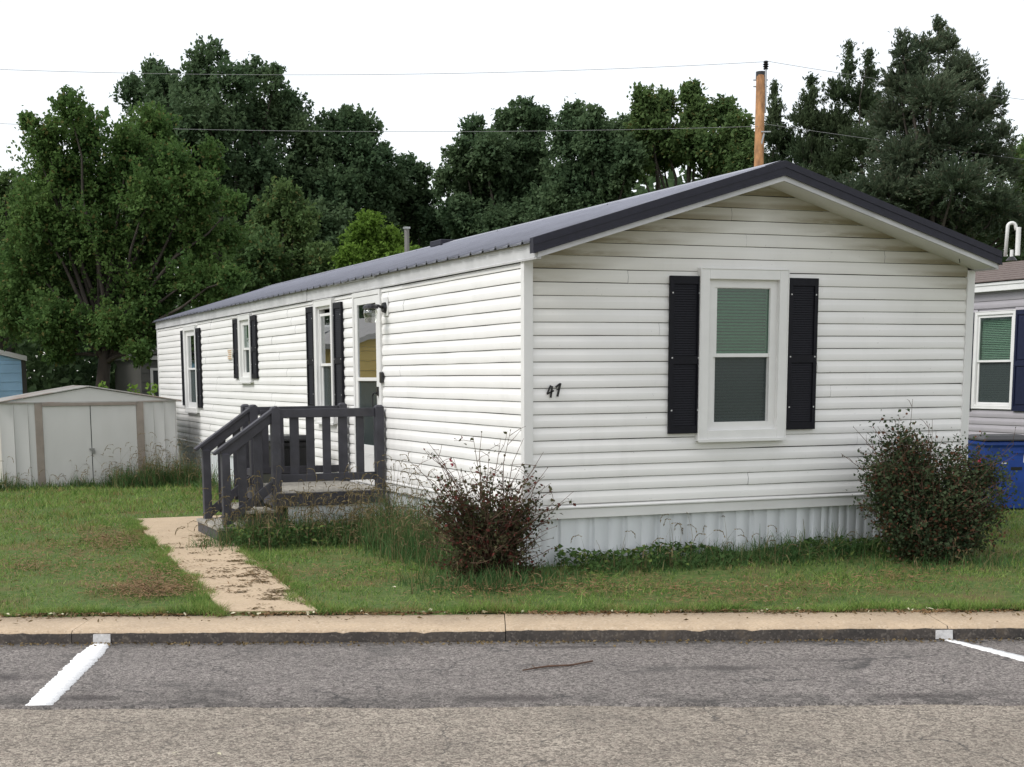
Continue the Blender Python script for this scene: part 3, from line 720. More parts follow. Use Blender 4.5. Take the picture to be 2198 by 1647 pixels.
shutter_mesh('x', -0.019, 5.36, 5.69, 1.255, 2.575, MAT['shutter'], home)
# storm door
door = part_empty("door", (-0.02, 4.4, 0.46), home)
m = MB(); frame(m, 0, -0.036, 0.015, 3.90, 4.93, 0.45, 2.645, 0.055); m.build("frame", MAT['trim'], door, bevel=0.003)
m = MB(); frame(m, 0, -0.030, 0.004, 3.965, 4.865, 0.50, 2.585, 0.10, 0.085, 0.40)
m.box(-0.034, -0.002, 4.065, 4.765, 1.632, 1.672); m.build("leaf", MAT['frame'], door, bevel=0.003)
MB().box(-0.016, -0.012, 4.062, 4.768, 1.668, 2.502).build("glass_pane", MAT['doorglass'], door)
MB().box(-0.012, -0.008, 4.062, 4.768, 0.898, 1.634).build("screen_pane", MAT['screen'], door)
m = MB()
for k in range(3): m.box(-0.034, -0.030, 3.99, 4.84, 0.80-0.018*k, 0.808-0.018*k)
m.build("kick_plate_rib", MAT['trim'], door)
m = MB().box(-0.050, -0.031, 3.985, 4.03, 1.47, 1.57); m.tube([(-0.05, 4.008, 1.50), (-0.085, 4.008, 1.50), (-0.085, 4.05, 1.47), (-0.085, 4.05, 1.34)], 0.009, 6); m.build("handle", MAT['black'], door)
MB().box(0.10, 0.11, 3.95, 4.92, 0.45, 2.6).build("inner_door", MAT['dark'], door)
MB().box(-0.052, -0.02, 3.835, 3.905, 1.612, 1.735).build("doorbell", MAT['black'], home, bevel=0.008)
# wall light
lamp = part_empty("wall_light", (-0.02, 3.72, 2.44), home)
MB().box(-0.030, -0.010, 3.65, 3.795, 2.335, 2.545).build("back_plate", MAT['trim'], lamp, bevel=0.006)
m = MB().tube([(-0.028, 3.72, 2.43), (-0.062, 3.72, 2.43)], [0.062, 0.052], 14); m.tube([(-0.06, 3.72, 2.43), (-0.11, 3.72, 2.45), (-0.17, 3.72, 2.45)], 0.016, 8)
m.build("arm", MAT['black'], lamp)
m = MB().tube([(-0.20, 3.72, 2.418), (-0.20, 3.72, 2.445), (-0.20, 3.72, 2.468)], [0.088, 0.082, 0.045], 14); m.build("cap", MAT['black'], lamp)
MB().tube([(-0.20, 3.72, 2.417), (-0.20, 3.72, 2.37), (-0.20, 3.72, 2.27)], [0.070, 0.078, 0.058], 14).build("lamp_glass", MAT['lampglass'], lamp, smooth=True)
# notice by the small window
nt = part_empty("notice", (-0.03, 11.6, 2.05), home)
MB().box(-0.030, -0.018, 11.44, 11.76, 1.965, 2.135).build("sheet", MAT['paper'], nt)
for k in range(5): MB().box(-0.033, -0.030, 11.47, 11.73-0.03*(k % 3), 2.108-0.031*k-0.012, 2.108-0.031*k+0.004).build("printed_line", MAT['orange'], nt)
# house number, brush strokes cut from metal
num = part_empty("house_number", (0.25, -0.02, 1.55), home)
def stroke(name_, polys):
    m = MB()
    for p0, p1, w in polys: m.bar((p0[0], -0.026, p0[1]), (p1[0], -0.026, p1[1]), 0.008, w)
    m.build(name_, MAT['black'], num)
stroke("digit_four", [((0.232, 1.598), (0.199, 1.527), 0.013), ((0.196, 1.523), (0.262, 1.552), 0.014), ((0.246, 1.592), (0.232, 1.491), 0.017)])
stroke("digit_seven", [((0.281, 1.582), (0.325, 1.612), 0.016), ((0.326, 1.616), (0.297, 1.500), 0.018), ((0.290, 1.560), (0.322, 1.566), 0.009)])

# ------------------------------------------------------------------ porch
porch = empty("porch", (-0.65, 4.5, -0.08), "dark grey wooden porch with railings and steps at the white home's door", "porch")
PWD = MAT['porchwood']
GZ = -0.09
def post(x, y, z0, z1, w=0.095):
    h = w/2; c = 0.022
    m = MB().box(x-h, x+h, y-h, y+h, z0, z1-c)
    m.add([(x-h, y-h, z1-c), (x+h, y-h, z1-c), (x+h, y+h, z1-c), (x-h, y+h, z1-c), (x-h+c, y-h+c, z1), (x+h-c, y-h+c, z1), (x+h-c, y+h-c, z1), (x-h+c, y+h-c, z1)],
          [(4, 5, 6, 7), (0, 1, 5, 4), (1, 2, 6, 5), (2, 3, 7, 6), (3, 0, 4, 7)])
    m.build("post", PWD, porch, bevel=0.004)
YN, YS, YB, XO = 3.84, 4.86, 5.24, -1.27
DZ = 0.44
for x, y, z0 in ((-0.085, YN, 0.305), (XO, YN, GZ-0.1), (XO, YS, GZ-0.1), (XO, YB, GZ-0.1), (-0.085, YB, 0.305)): post(x, y, z0, 1.372 if y == YN else 1.375)
def rail(p, q, w, h, name="rail"): MB().bar(p, q, w, h).build(name, PWD, porch, bevel=0.004)
for y in (YN, YB):
    s = -1 if y == YN else 1
    rail((XO+0.05, y, 1.293), (-0.135, y, 1.293), 0.038, 0.095)
    rail((XO+0.05, y, 0.588), (-0.135, y, 0.588), 0.038, 0.085)
rail((XO, YS+0.05, 1.293), (XO, YB-0.05, 1.293), 0.038, 0.095); rail((XO, YS+0.05, 0.588), (XO, YB-0.05, 0.588), 0.038, 0.085)
for x in (-1.055, -0.870, -0.685, -0.500, -0.300): MB().box(x-0.046, x+0.046, YN+0.020, YN+0.042, 0.56, 1.30).build("baluster", PWD, porch, bevel=0.003)
for x in (-1.055, -0.870, -0.685, -0.500, -0.300): MB().box(x-0.046, x+0.046, YB-0.042, YB-0.020, 0.56, 1.30).build("baluster", PWD, porch, bevel=0.003)
# stair rails
for y in (YN, YS):
    rail((XO-0.04, y, 1.262), (-1.86, y, 0.855), 0.038, 0.105, "stair_rail")
    rail((XO+0.02, y, 1.365), (-1.955, y, 0.873), 0.092, 0.034, "stair_cap")
    rail((XO-0.04, y, 0.520), (-1.86, y, 0.110), 0.038, 0.095, "stair_rail")
    post(-1.83, y, GZ+0.16, 0.885, 0.09)
    for x in (-1.46, -1.64):
        zc = 0.76*(1.27+x)
        MB().box(x-0.048, x+0.048, y+0.02, y+0.042, 0.43+zc, 1.24+zc+0.02).build("baluster", PWD, porch, bevel=0.003)
    m = MB().prism([(XO, 0.30), (XO, 0.02), (-1.50, GZ), (-1.92, GZ), (-1.92, GZ+0.06)], 1, y-0.06 if y == YN else y+0.022, y-0.022 if y == YN else y+0.06)
    m.build("stringer", PWD, porch)
# deck boards, rim, steps
nb = 10; bw = (1.235)/nb
for k in range(nb):
    x0 = XO-0.02+k*bw
    MB().box(x0, x0+bw-0.007, YN-0.06, YB+0.06, DZ-0.038, DZ+rng.normal(0, 0.0015)).build("deck_board", MAT['weathered'], porch, bevel=0.004)
MB().box(XO-0.02, -0.04, YN-0.075, YN-0.061, 0.285, DZ-0.012).build("rim_board", PWD, porch, bevel=0.003)
MB().box(XO-0.036, XO-0.021, YN-0.075, YB+0.075, 0.285, DZ-0.012).build("rim_board", PWD, porch, bevel=0.003)
MB().box(XO-0.02, -0.04, YB+0.061, YB+0.075, 0.285, DZ-0.012).build("rim_board", PWD, porch, bevel=0.003)
for zt, x0, x1 in ((0.255, -1.62, -1.30), (0.085, -1.95, -1.60)):
    for k in range(2):
        xa = x0+k*(x1-x0)/2
        MB().box(xa, xa+(x1-x0)/2-0.007, YN-0.08, YS+0.08, zt-0.036, zt+rng.normal(0, 0.002)).build("tread", MAT['weathered'], porch, bevel=0.005)
MB().box(-1.935, -1.915, YN-0.07, YS+0.07, GZ-0.03, 0.048).build("riser", PWD, porch, bevel=0.003)
MB().box(-1.59, -1.57, YN-0.02, YS+0.02, 0.086, 0.218).build("riser", PWD, porch)
MB().box(-1.915, -1.60, YN-0.07, YN-0.05, GZ-0.03, 0.048).build("step_side", PWD, porch)
for z0, z1 in ((-0.16, 0.02), (0.024, 0.155), (0.159, 0.284)): MB().box(-1.16, -0.04, YN-0.045, YN-0.03, z0, z1).build("skirt_board", MAT['skirt'], porch)
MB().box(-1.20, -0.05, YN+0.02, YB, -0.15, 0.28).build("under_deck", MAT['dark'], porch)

# black wheelie bin beyond the porch
def bin_(name, loc, w, d, h, rot, mat, lidmat, label, extras=None):
    e = empty(name, loc, label, "bin"); 
    def T(p): 
        c, s = math.cos(rot), math.sin(rot); return (loc[0]+p[0]*c-p[1]*s, loc[1]+p[0]*s+p[1]*c, loc[2]+p[2])
    def ring(wd, dp, z): return [T((-wd/2, -dp/2, z)), (T((wd/2, -dp/2, z))), T((wd/2, dp/2, z)), T((-wd/2, dp/2, z))]
    rs = ring(w*0.80, d*0.78, 0.02)+ring(w*0.86, d*0.84, 0.28*h)+ring(w*0.96, d*0.95, 0.86*h)+ring(w*1.03, d*1.02, 0.87*h)+ring(w*1.03, d*1.02, 0.93*h)
    m = MB().add(rs, [(3, 2, 1, 0), (16, 17, 18, 19)]+[(4*r+i, 4*r+(i+1) % 4, 4*r+4+(i+1) % 4, 4*r+4+i) for r in range(4) for i in range(4)])
    m.build("body", mat, e, bevel=0.02)
    rs = ring(w*1.08, d*1.08, 0.932*h)+ring(w*1.08, d*1.08, 0.955*h)+ring(w*0.9, d*0.85, h)
    m = MB().add(rs, [(3, 2, 1, 0), (8, 9, 10, 11)]+[(4*r+i, 4*r+(i+1) % 4, 4*r+4+(i+1) % 4, 4*r+4+i) for r in range(2) for i in range(4)])
    m.build("lid", lidmat, e, bevel=0.012)
    for s in (-1, 1): MB().tube([T((s*w*0.42, d*0.40, 0.11)), T((s*w*0.50, d*0.40, 0.11))], 0.11, 14).build("wheel", MAT['black'], e)
    MB().tube([T((-w*0.45, d*0.62, 0.9*h)), T((w*0.45, d*0.62, 0.9*h))], 0.016, 8).build("handle", lidmat, e)
    return e, T
bin_("garbage_bin", (-0.60, 6.05, float(ground(-0.6, 6.05))), 0.52, 0.56, 1.06, 0.2, MAT['blackbin'], MAT['blackbin'], "black wheeled garbage bin standing behind the porch railing")
e, T = bin_("recycling_bin", (7.86, 2.95, float(ground(7.86, 2.95))), 0.66, 0.66, 0.93, -RA*0.9, MAT['bluebin'], MAT['blackbin'], "blue wheeled recycling bin with black lid on grass beside the grey home")
w_, h_ = 0.66, 0.93
def fq(x0, x1, z0, z1, off, thick):
    def yb(z): t = z/h_; return -0.33*(0.84+(t-0.28)/(0.86-0.28)*0.11)
    P0 = [(x0, yb(z0)-off, z0), (x1, yb(z0)-off, z0), (x1, yb(z1)-off, z1), (x0, yb(z1)-off, z1)]
    return MB().add([T(p) for p in P0]+[T((p[0], p[1]+thick, p[2])) for p in P0], [(0, 1, 2, 3), (7, 6, 5, 4), (0, 1, 5, 4), (1, 2, 6, 5), (2, 3, 7, 6), (3, 0, 4, 7)])
fq(0.02, 0.16, 0.505, 0.545, 0.003, 0.01).build("grip_slot", MAT['black'], e)
fq(0.17, 0.24, 0.60, 0.70, 0.003, 0.01).build("sticker", MAT['paper'], e)
fq(-0.10, -0.04, 0.585, 0.60, 0.003, 0.01).build("scuff_mark", MAT['paper'], e)
m = fq(-0.02, 0.0, 0.66, 0.72, 0.012, 0.02); 
fq(0.03, 0.20, 0.715, 0.735, 0.014, 0.02).build("moulded_rib", MAT['bluebin'], e)

# ------------------------------------------------------------------ garden shed
SX0, SX1, SY, SB = -3.42, -0.43, 14.25, -0.24
SE, SP = 1.275, 1.525
xm = (SX0+SX1)/2
shed = empty("garden_shed", (xm, SY+1.1, SB), "low white metal garden shed with double doors and taupe door posts", "shed")
def ribbed(name, x0, x1, y, z0, z1, n, parent, mat, bow=0.0):
    V = []; k = 0; pr = []
    for i in range(n):
        a = x0+(x1-x0)*i/n; b = x0+(x1-x0)*(i+1)/n; w = b-a
        pr += [(a, 0), (a+w*0.90, 0), (a+w*0.92, 0.014), (a+w*0.98, 0.014)]
    pr += [(x1, 0)]
    for x, o in pr:
        for z in (z0, z1): V.append((x, y-o*1.0-bow*math.sin(z*2), z))
    F = [(2*i, 2*i+2, 2*i+3, 2*i+1) for i in range(len(pr)-1)]
    return np_mesh(name, V, F, mat, parent)
D0, D1 = -2.72, -1.13
for k in range(3): ribbed("wall_panel", SX0+k*0.235, SX0+(k+1)*0.235-0.002, SY, SB, SE, 1, shed, MAT['white_metal'])
wp = (SX1-0.02-D1-0.12)/3
for k in range(3): ribbed("wall_panel", D1+0.12+k*wp, D1+0.12+(k+1)*wp-0.002, SY, SB, SE, 1, shed, MAT['white_metal'])
for x in (D0-0.125, D1): MB().box(x, x+0.125, SY-0.028, SY+0.02, SB-0.02, SE).build("door_post", MAT['taupe'], shed, bevel=0.004)
xs_ = (D0+D1)/2+0.01
for x0, x1 in ((D0+0.003, xs_-0.007), (xs_+0.007, D1-0.003)):
    n = 7; V = []; 
    zz = np.linspace(SB+0.02, SE-0.06, 8); xx = np.linspace(x0, x1, n)
    for z in zz:
        for x in xx: V.append((x, SY-0.012+rng.normal(0, 0.0035), z))
    F = [(j*n+i, j*n+i+1, (j+1)*n+i+1, (j+1)*n+i) for j in range(7) for i in range(n-1)]
    np_mesh("door", V, F, MAT['white_metal'], shed, True)
MB().box(xs_-0.03, xs_+0.03, SY+0.0, SY+0.01, SB, SE-0.06).build("door_gap", MAT['dark'], shed)
MB().box(D0, D1, SY-0.04, SY-0.002, SE-0.058, SE-0.004).build("door_track", MAT['taupe'], shed, bevel=0.003)
m = MB().box(xs_-0.045, xs_+0.045, SY-0.032, SY-0.018, 0.45, 0.485); m.box(xs_-0.004, xs_+0.05, SY-0.05, SY-0.03, 0.39, 0.45); m.build("padlock", MAT['lock'], shed, bevel=0.004)
MB().prism([(SX0-0.03, SE+0.003), (SX1+0.03, SE+0.003), (xm, SP)], 1, SY-0.02, SY+0.0).build("gable_panel", MAT['white_metal'], shed)
MB().box(SX0, SX1, SY-0.036, SY-0.021, SE-0.004, SE+0.014).build("eave_strip", MAT['shedroof'], shed)
for s in (0, 1):
    xa, xb = (SX0-0.09, xm) if s == 0 else (xm, SX1+0.09)
    sl = (SP-SE)/(xm-SX0)
    za, zb = (SP+0.012-sl*(xm-xa), SP+0.012) if s == 0 else (SP+0.012, SP+0.012-sl*(xb-xm))
    for k in range(4):
        y0 = SY-0.06+k*0.6; y1 = y0+0.597
        MB().prism([(xa, za), (xb, zb), (xb, zb+0.022), (xa, za+0.022)], 1, y0, y1).build("roof_panel", MAT['shedroof'], shed, bevel=0.004)
MB().box(SX1-0.02, SX1, SY+0.001, SY+2.3, SB, SE).build("side_wall", MAT['white_metal'], shed)
MB().box(SX0, SX0+0.02, SY+0.001, SY+2.3, SB, SE).build("side_wall", MAT['white_metal'], shed)
MB().box(SX0+0.02, SX1-0.02, SY+2.28, SY+2.3, SB, SE).build("back_wall", MAT['white_metal'], shed)

# ------------------------------------------------------------------ grey neighbour home on the right
NX = 11.2
gn = empty("neighbour_home", (NX+2.2, 6, 0), "grey lap sided home with navy shutters and brown shingle roof at right edge", "house")
NZ0 = 0.50; NY0, NY1 = -5.0, 17.0
for k in range(22):
    z = NZ0+k*PIT
    holes = [(6.52, 7.36)] if (z+PIT > 1.13 and z < 2.6) else []
    course('x', z, cut(NY0, NY1, holes, [2.2+(k*1.3) % 2, 9.4+(k*1.1) % 2]), coord=NX, mat=MAT['grayside'], parent=gn, top=2.92)
m = MB(); m.box(NX+0.014, NX+0.06, NY0, 6.52, 0.4, 3.0); m.box(NX+0.014, NX+0.06, 7.36, NY1, 0.4, 3.0); m.box(NX+0.014, NX+0.06, 6.52, 7.36, 0.4, 1.13); m.box(NX+0.014, NX+0.06, 6.52, 7.36, 2.6, 3.0)
m.box(NX+4.4, NX+4.5, NY0, NY1, 0.0, 3.0); m.box(NX+0.06, NX+4.4, NY0, NY0+0.05, 0, 3.0); m.box(NX+0.06, NX+4.4, NY1-0.05, NY1, 0, 3.0)
m.build("wall", MAT['grayside'], gn)
MB().box(NX+0.02, NX+0.05, NY0, NY1, -0.2, 0.399).build("skirting", MAT['skirt'], gn)
window('x', NX, (6.48, 7.40, 1.09, 2.63), (6.55, 7.33, 1.16, 2.56), gn, depth=0.03, cas=0.06, mid=1.85, sill=False, glassy=MAT['pane_light'])
shutter_mesh('x', NX-0.019, 7.41, 7.75, 1.07, 2.62, MAT['navy'], gn, louver=False)
shutter_mesh('x', NX-0.019, 6.12, 6.46, 1.07, 2.62, MAT['navy'], gn, louver=False)
MB().box(NX-0.10, NX-0.002, NY0, NY1, 2.925, 2.95).build("soffit", MAT['trim'], gn)
m = MB().box(NX-0.13, NX-0.10, NY0, NY1, 2.93, 3.055); m.box(NX-0.145, NX-0.13, NY0, NY1, 3.02, 3.06); m.build("fascia_board", MAT['frame'], gn)
rf = part_empty("roof", (NX+2, 6, 3.1), gn)
nrow = 9
for s in (0, 1):
    for k in range(nrow):
        x0 = NX-0.17+k*(2.42/nrow); x1 = x0+2.42/nrow+0.02
        z0 = 3.075+(x0-NX+0.17)*0.21; z1 = z0+(x1-x0)*0.21
        if s == 1:
            c = NX-0.17+2.42; x0, x1 = 2*c-x0, 2*c-x1
        MB().prism([(x0, z0), (x1, z1-0.006), (x1, z1+0.006), (x0, z0+0.014)], 1, NY0-0.2, NY1+0.2).build("shingle_course", MAT['shingle'], rf)
MB().box(NX+0.02, NX+4.48, NY1-0.05, NY1, 3.0, 3.06).build("roof_deck", MAT['dark'], rf)
# vent pipes on its roof
def onroof(u, v):
    o = CAM; d = (u-CX)/FPX*AR-(v-CY)/FPX*AU+AF
    # plane z = 3.09 + (x-NX+0.17)*0.21
    t = (3.09+0.21*(o[0]-NX+0.17)-o[2])/(d[2]-0.21*d[0]); return o+t*d
p = onroof(2158, 545); q = onroof(2184, 543)
ux = np.array([AR[0], AR[1], 0])
wv = 0.155
m = MB(); b0 = Vector(p)
pts = [b0+Vector((0, 0, -0.05)), b0+Vector((0, 0, 0.48))+Vector(ux*0.02)]
for t in np.linspace(0, math.pi, 8): pts.append(b0+Vector(ux*(0.02+wv/2*(1-math.cos(t))))+Vector((0, 0, 0.50+0.075*math.sin(t))))
pts += [b0+Vector(ux*(0.03+wv))+Vector((0, 0, 0.44))]
m.tube(pts, 0.033, 10); m.build("vent_loop", MAT['pvc'], rf, smooth=True)
MB().tube([Vector(q)+Vector((0, 0, -0.05)), Vector(q)+Vector((0, 0, 0.47))], 0.045, 10).build("vent_pipe", MAT['pvc'], rf)
q2 = onroof(2171, 556)
MB().tube([Vector(q2)+Vector((0, 0, -0.03)), Vector(q2)+Vector((0, 0, 0.04))], [0.10, 0.045], 10).build("vent_boot", MAT['black'], rf)
MB().tube([Vector(q2)+Vector((0, 0, 0.03)), Vector(q2)+Vector((0, 0, 0.16))], 0.03, 8).build("vent_pipe", MAT['pvc'], rf)

# ------------------------------------------------------------------ buildings at the far left
def far_house(name, label, corner, wx, wy, zb, ze, rise, wallmat, roofmat, slope_dir='x', cat="house", lap=0.0):
    """corner: right front corner; body extends to -x by wx and +y by wy"""
    x1, y0 = corner; x0, y1 = x1-wx, y0+wy
    e = empty(name, (x1-wx/2, y0+wy/2, zb), label, cat)
    if lap:
        z = zb
        while z < ze: 
            zt = min(z+lap, ze)
            MB().prism([(y0-0.012, z), (y0, zt-0.004), (y0+0.03, zt-0.004), (y0+0.03, z)], 0, x0, x1).build("siding_panel", wallmat, e); z += lap
        m = MB().box(x1-0.03, x1, y0+0.031, y1, zb, ze)
    else: m = MB().box(x1-0.03, x1, y0+0.031, y1, zb, ze).box(x0, x1, y0, y0+0.03, zb, ze)
    m.box(x0, x0+0.03, y0+0.031, y1, zb, ze); m.box(x0+0.03, x1-0.03, y1-0.03, y1, zb, ze); m.build("wall", wallmat, e)
    xm_ = (x0+x1)/2
    if rise > 0:
        MB().prism([(x0, ze), (x1, ze), (xm_, ze+rise)], 1, y0+0.004, y0+0.03).build("gable", wallmat, e)
        for s in (-1, 1):
            xe = xm_+s*(wx/2+0.12); zz = ze-rise*0.12/(wx/2)
            MB().prism([(xe, zz+0.01), (xm_, ze+rise+0.01), (xm_, ze+rise+0.12), (xe, zz+0.12)], 1, y0-0.15, y1+0.15).build("roof_slope", roofmat, e)
    return e
pb = at(47, 811, 33.0)
bz = float(ground(pb[0], pb[1]))
blue = far_house("blue_house", "pale blue house with white roof edge at left edge beyond the shed", (pb[0], pb[1]), 6.0, 7.0, bz, 2.10, 0.75, MAT['bluewall'], MAT['frame'], lap=0.2)
MB().box(pb[0], pb[0]+0.10, pb[1]-0.02, pb[1]+0.08, bz, 2.10).build("corner_board", MAT['brownwall'], blue)
pb2 = at(372, 811, 41.0); bz2 = float(ground(pb2[0], pb2[1]))
drab = far_house("drab_house", "small dark drab house under the trees behind the white home's far end", (pb2[0]+3.0, pb2[1]), 3.9, 5.0, bz2, 2.22, 0.5, MAT['brownwall'], MAT['brownwall'], lap=0.25)
xw = pb2[0]-0.62
MB().box(pb2[0]-0.98, pb2[0]+3.0, pb2[1]-0.08, pb2[1]-0.02, 2.18, 2.29).build("eave_board", MAT['greyroof'], drab)
wd = part_empty("window", (xw, pb2[1], 0.9), drab)
m = MB(); frame(m, 1, pb2[1]-0.05, pb2[1]-0.014, xw-0.02, xw+0.40, 0.75, 1.95, 0.07); m.build("frame", MAT['greyroof'], wd)
MB().box(xw+0.05, xw+0.33, pb2[1]-0.03, pb2[1]-0.02, 0.80, 1.90).build("pane", MAT['dark'], wd)
# a yellow home just left of the view: its image shows in the door glass
yel = far_house("yellow_house", "yellow home with pale grey roof left of view, mirrored in the door glass", (-3.72, 17.4), 5.2, 9.0, -0.2, 2.28, 0.75, MAT['yellowwall'], MAT['greyroof'], lap=0.2)

# ------------------------------------------------------------------ poles and wires
gp = lambda p: float(ground(p[0], p[1]))
pt = at(1633, 156, 39.0); pbot = at(1629, 350, 39.0)
lean = (pbot-pt)/(pt[2]-pbot[2])
base = pt+lean*(pt[2]-gp(pt)+0.5)
pole = empty("utility_pole", tuple(base), "tall orange brown utility pole with black cap rising behind the roof ridge", "utility pole")
MB().tube([base, (base+pt)/2, pt], [0.155, 0.138, 0.120], 14).build("shaft", MAT['pole'], pole, smooth=True)
MB().tube([pt+np.array([0, 0, -0.19]), pt+np.array([0, 0, 0.02])], 0.132, 14).build("cap", MAT['black'], pole)
s3 = np.array([AR[0], AR[1], 0])
ip = at(1643.5, 180, 38.9); it = at(1644, 150, 38.9); tp = at(1644, 131, 38.9)
MB().tube([ip-np.array([0, 0, 0.75]), it], 0.03, 8).build("bracket", MAT['steel'], pole)
m = MB(); 
zr = np.linspace(it[2], tp[2], 9)
m.tube([(tp[0], tp[1], z) for z in zr], [0.03, 0.075, 0.04, 0.085, 0.045, 0.085, 0.045, 0.07, 0.05], 10); m.build("insulator", MAT['black'], pole)
for dv in (172, 186):
    c = at(1633, dv, 39.0); MB().tube([c-s3*0.20, c+s3*0.19], 0.018, 6).build("bolt", MAT['steel'], pole)
c = at(1640, 283, 38.85); m = MB().bar(c-s3*0.08, c+s3*0.18, 0.03, 0.03); m.bar(c+np.array([0, 0, -0.05]), c-s3*0.07+np.array([0, 0, -0.33]), 0.03, 0.04); m.bar(c-s3*0.07+np.array([0, 0, -0.2]), c-s3*0.07+np.array([0, 0, -0.5]), 0.04, 0.07); m.build("cable_clamp", MAT['steel'], pole)
g2 = at(873, 490, 36.0); gb = gp(g2)
old = empty("grey_pole", (g2[0], g2[1], gb), "short weathered grey post standing before the bright green bush", "pole")
MB().tube([(g2[0], g2[1], gb-0.2), (g2[0], g2[1], g2[2])], [0.075, 0.062], 10).build("shaft", MAT['oldpole'], old)
MB().box(g2[0]-0.07, g2[0]+0.07, g2[1]-0.07, g2[1]+0.07, g2[2]-0.02, g2[2]+0.03).build("cap", MAT['steel'], old)
def wire(label, uv, d0, d1):
    us = np.array([p[0] for p in uv]); vv = np.array([p[1] for p in uv])
    co = np.polyfit(us, vv, min(2, len(uv)-1)); uu = np.linspace(us[0], us[-1], 40)
    pts = [at(u, np.polyval(co, u), d0+(d1-d0)*(u-us[0])/(us[-1]-us[0])) for u in uu]
    tag(MB().tube(pts, 0.0062, 5).build("power_line", MAT['wire'], None), label, "power line", "overhead wires at the utility pole")
wire("upper overhead wire sagging from the left edge to the pole top", [(-900, 95), (0, 146), (700, 163), (1200, 154), (1643, 131)], 39, 38.9)
wire("upper overhead wire from the pole top away over the right cedar", [(1645, 131), (1800, 157), (2198, 214), (2900, 290)], 38.9, 39)
wire("lower overhead wire from the left edge to the clamp on the pole", [(-900, 215), (0, 260), (700, 286), (1150, 284), (1628, 269)], 39, 38.85)
wire("lower overhead wire from the pole clamp past the right cedar", [(1645, 268), (1800, 287), (2140, 336), (2900, 425)], 38.85, 39)

# ------------------------------------------------------------------ vegetation builders
def unit(v): return v/np.maximum(np.linalg.norm(v, axis=-1, keepdims=True), 1e-9)
def leaves(name, C, axis, nrm, ln, wd, mat, parent=None, fold=0.15):
    axis = unit(axis); side = unit(np.cross(axis, nrm)); nn = np.cross(side, axis)
    ln = np.asarray(ln).reshape(-1, 1); wd = np.asarray(wd).reshape(-1, 1)
    b = C-axis*ln*0.5; tp_ = C+axis*ln*0.5; mid = C-axis*ln*0.08+nn*ln*fold
    l = mid+side*wd*0.5; r = mid-side*wd*0.5
    V = np.stack([b, l, tp_, r], 1).reshape(-1, 3)
    F = np.arange(len(C)*4).reshape(-1, 4)
    return np_mesh(name, V, F, mat, parent)
def limb_path(p0, p1, n=5, wob=0.12):
    p0, p1 = np.array(p0, float), np.array(p1, float); d = np.linalg.norm(p1-p0)
    pts = []
    for i in range(n+1):
        t = i/n; p_ = p0+(p1-p0)*t; p_[2] += math.sin(t*math.pi)*d*0.05
        if 0 < i < n: p_ = p_+rng.normal(0, wob*d/n*0.6, 3)
        pts.append(p_)
    return pts
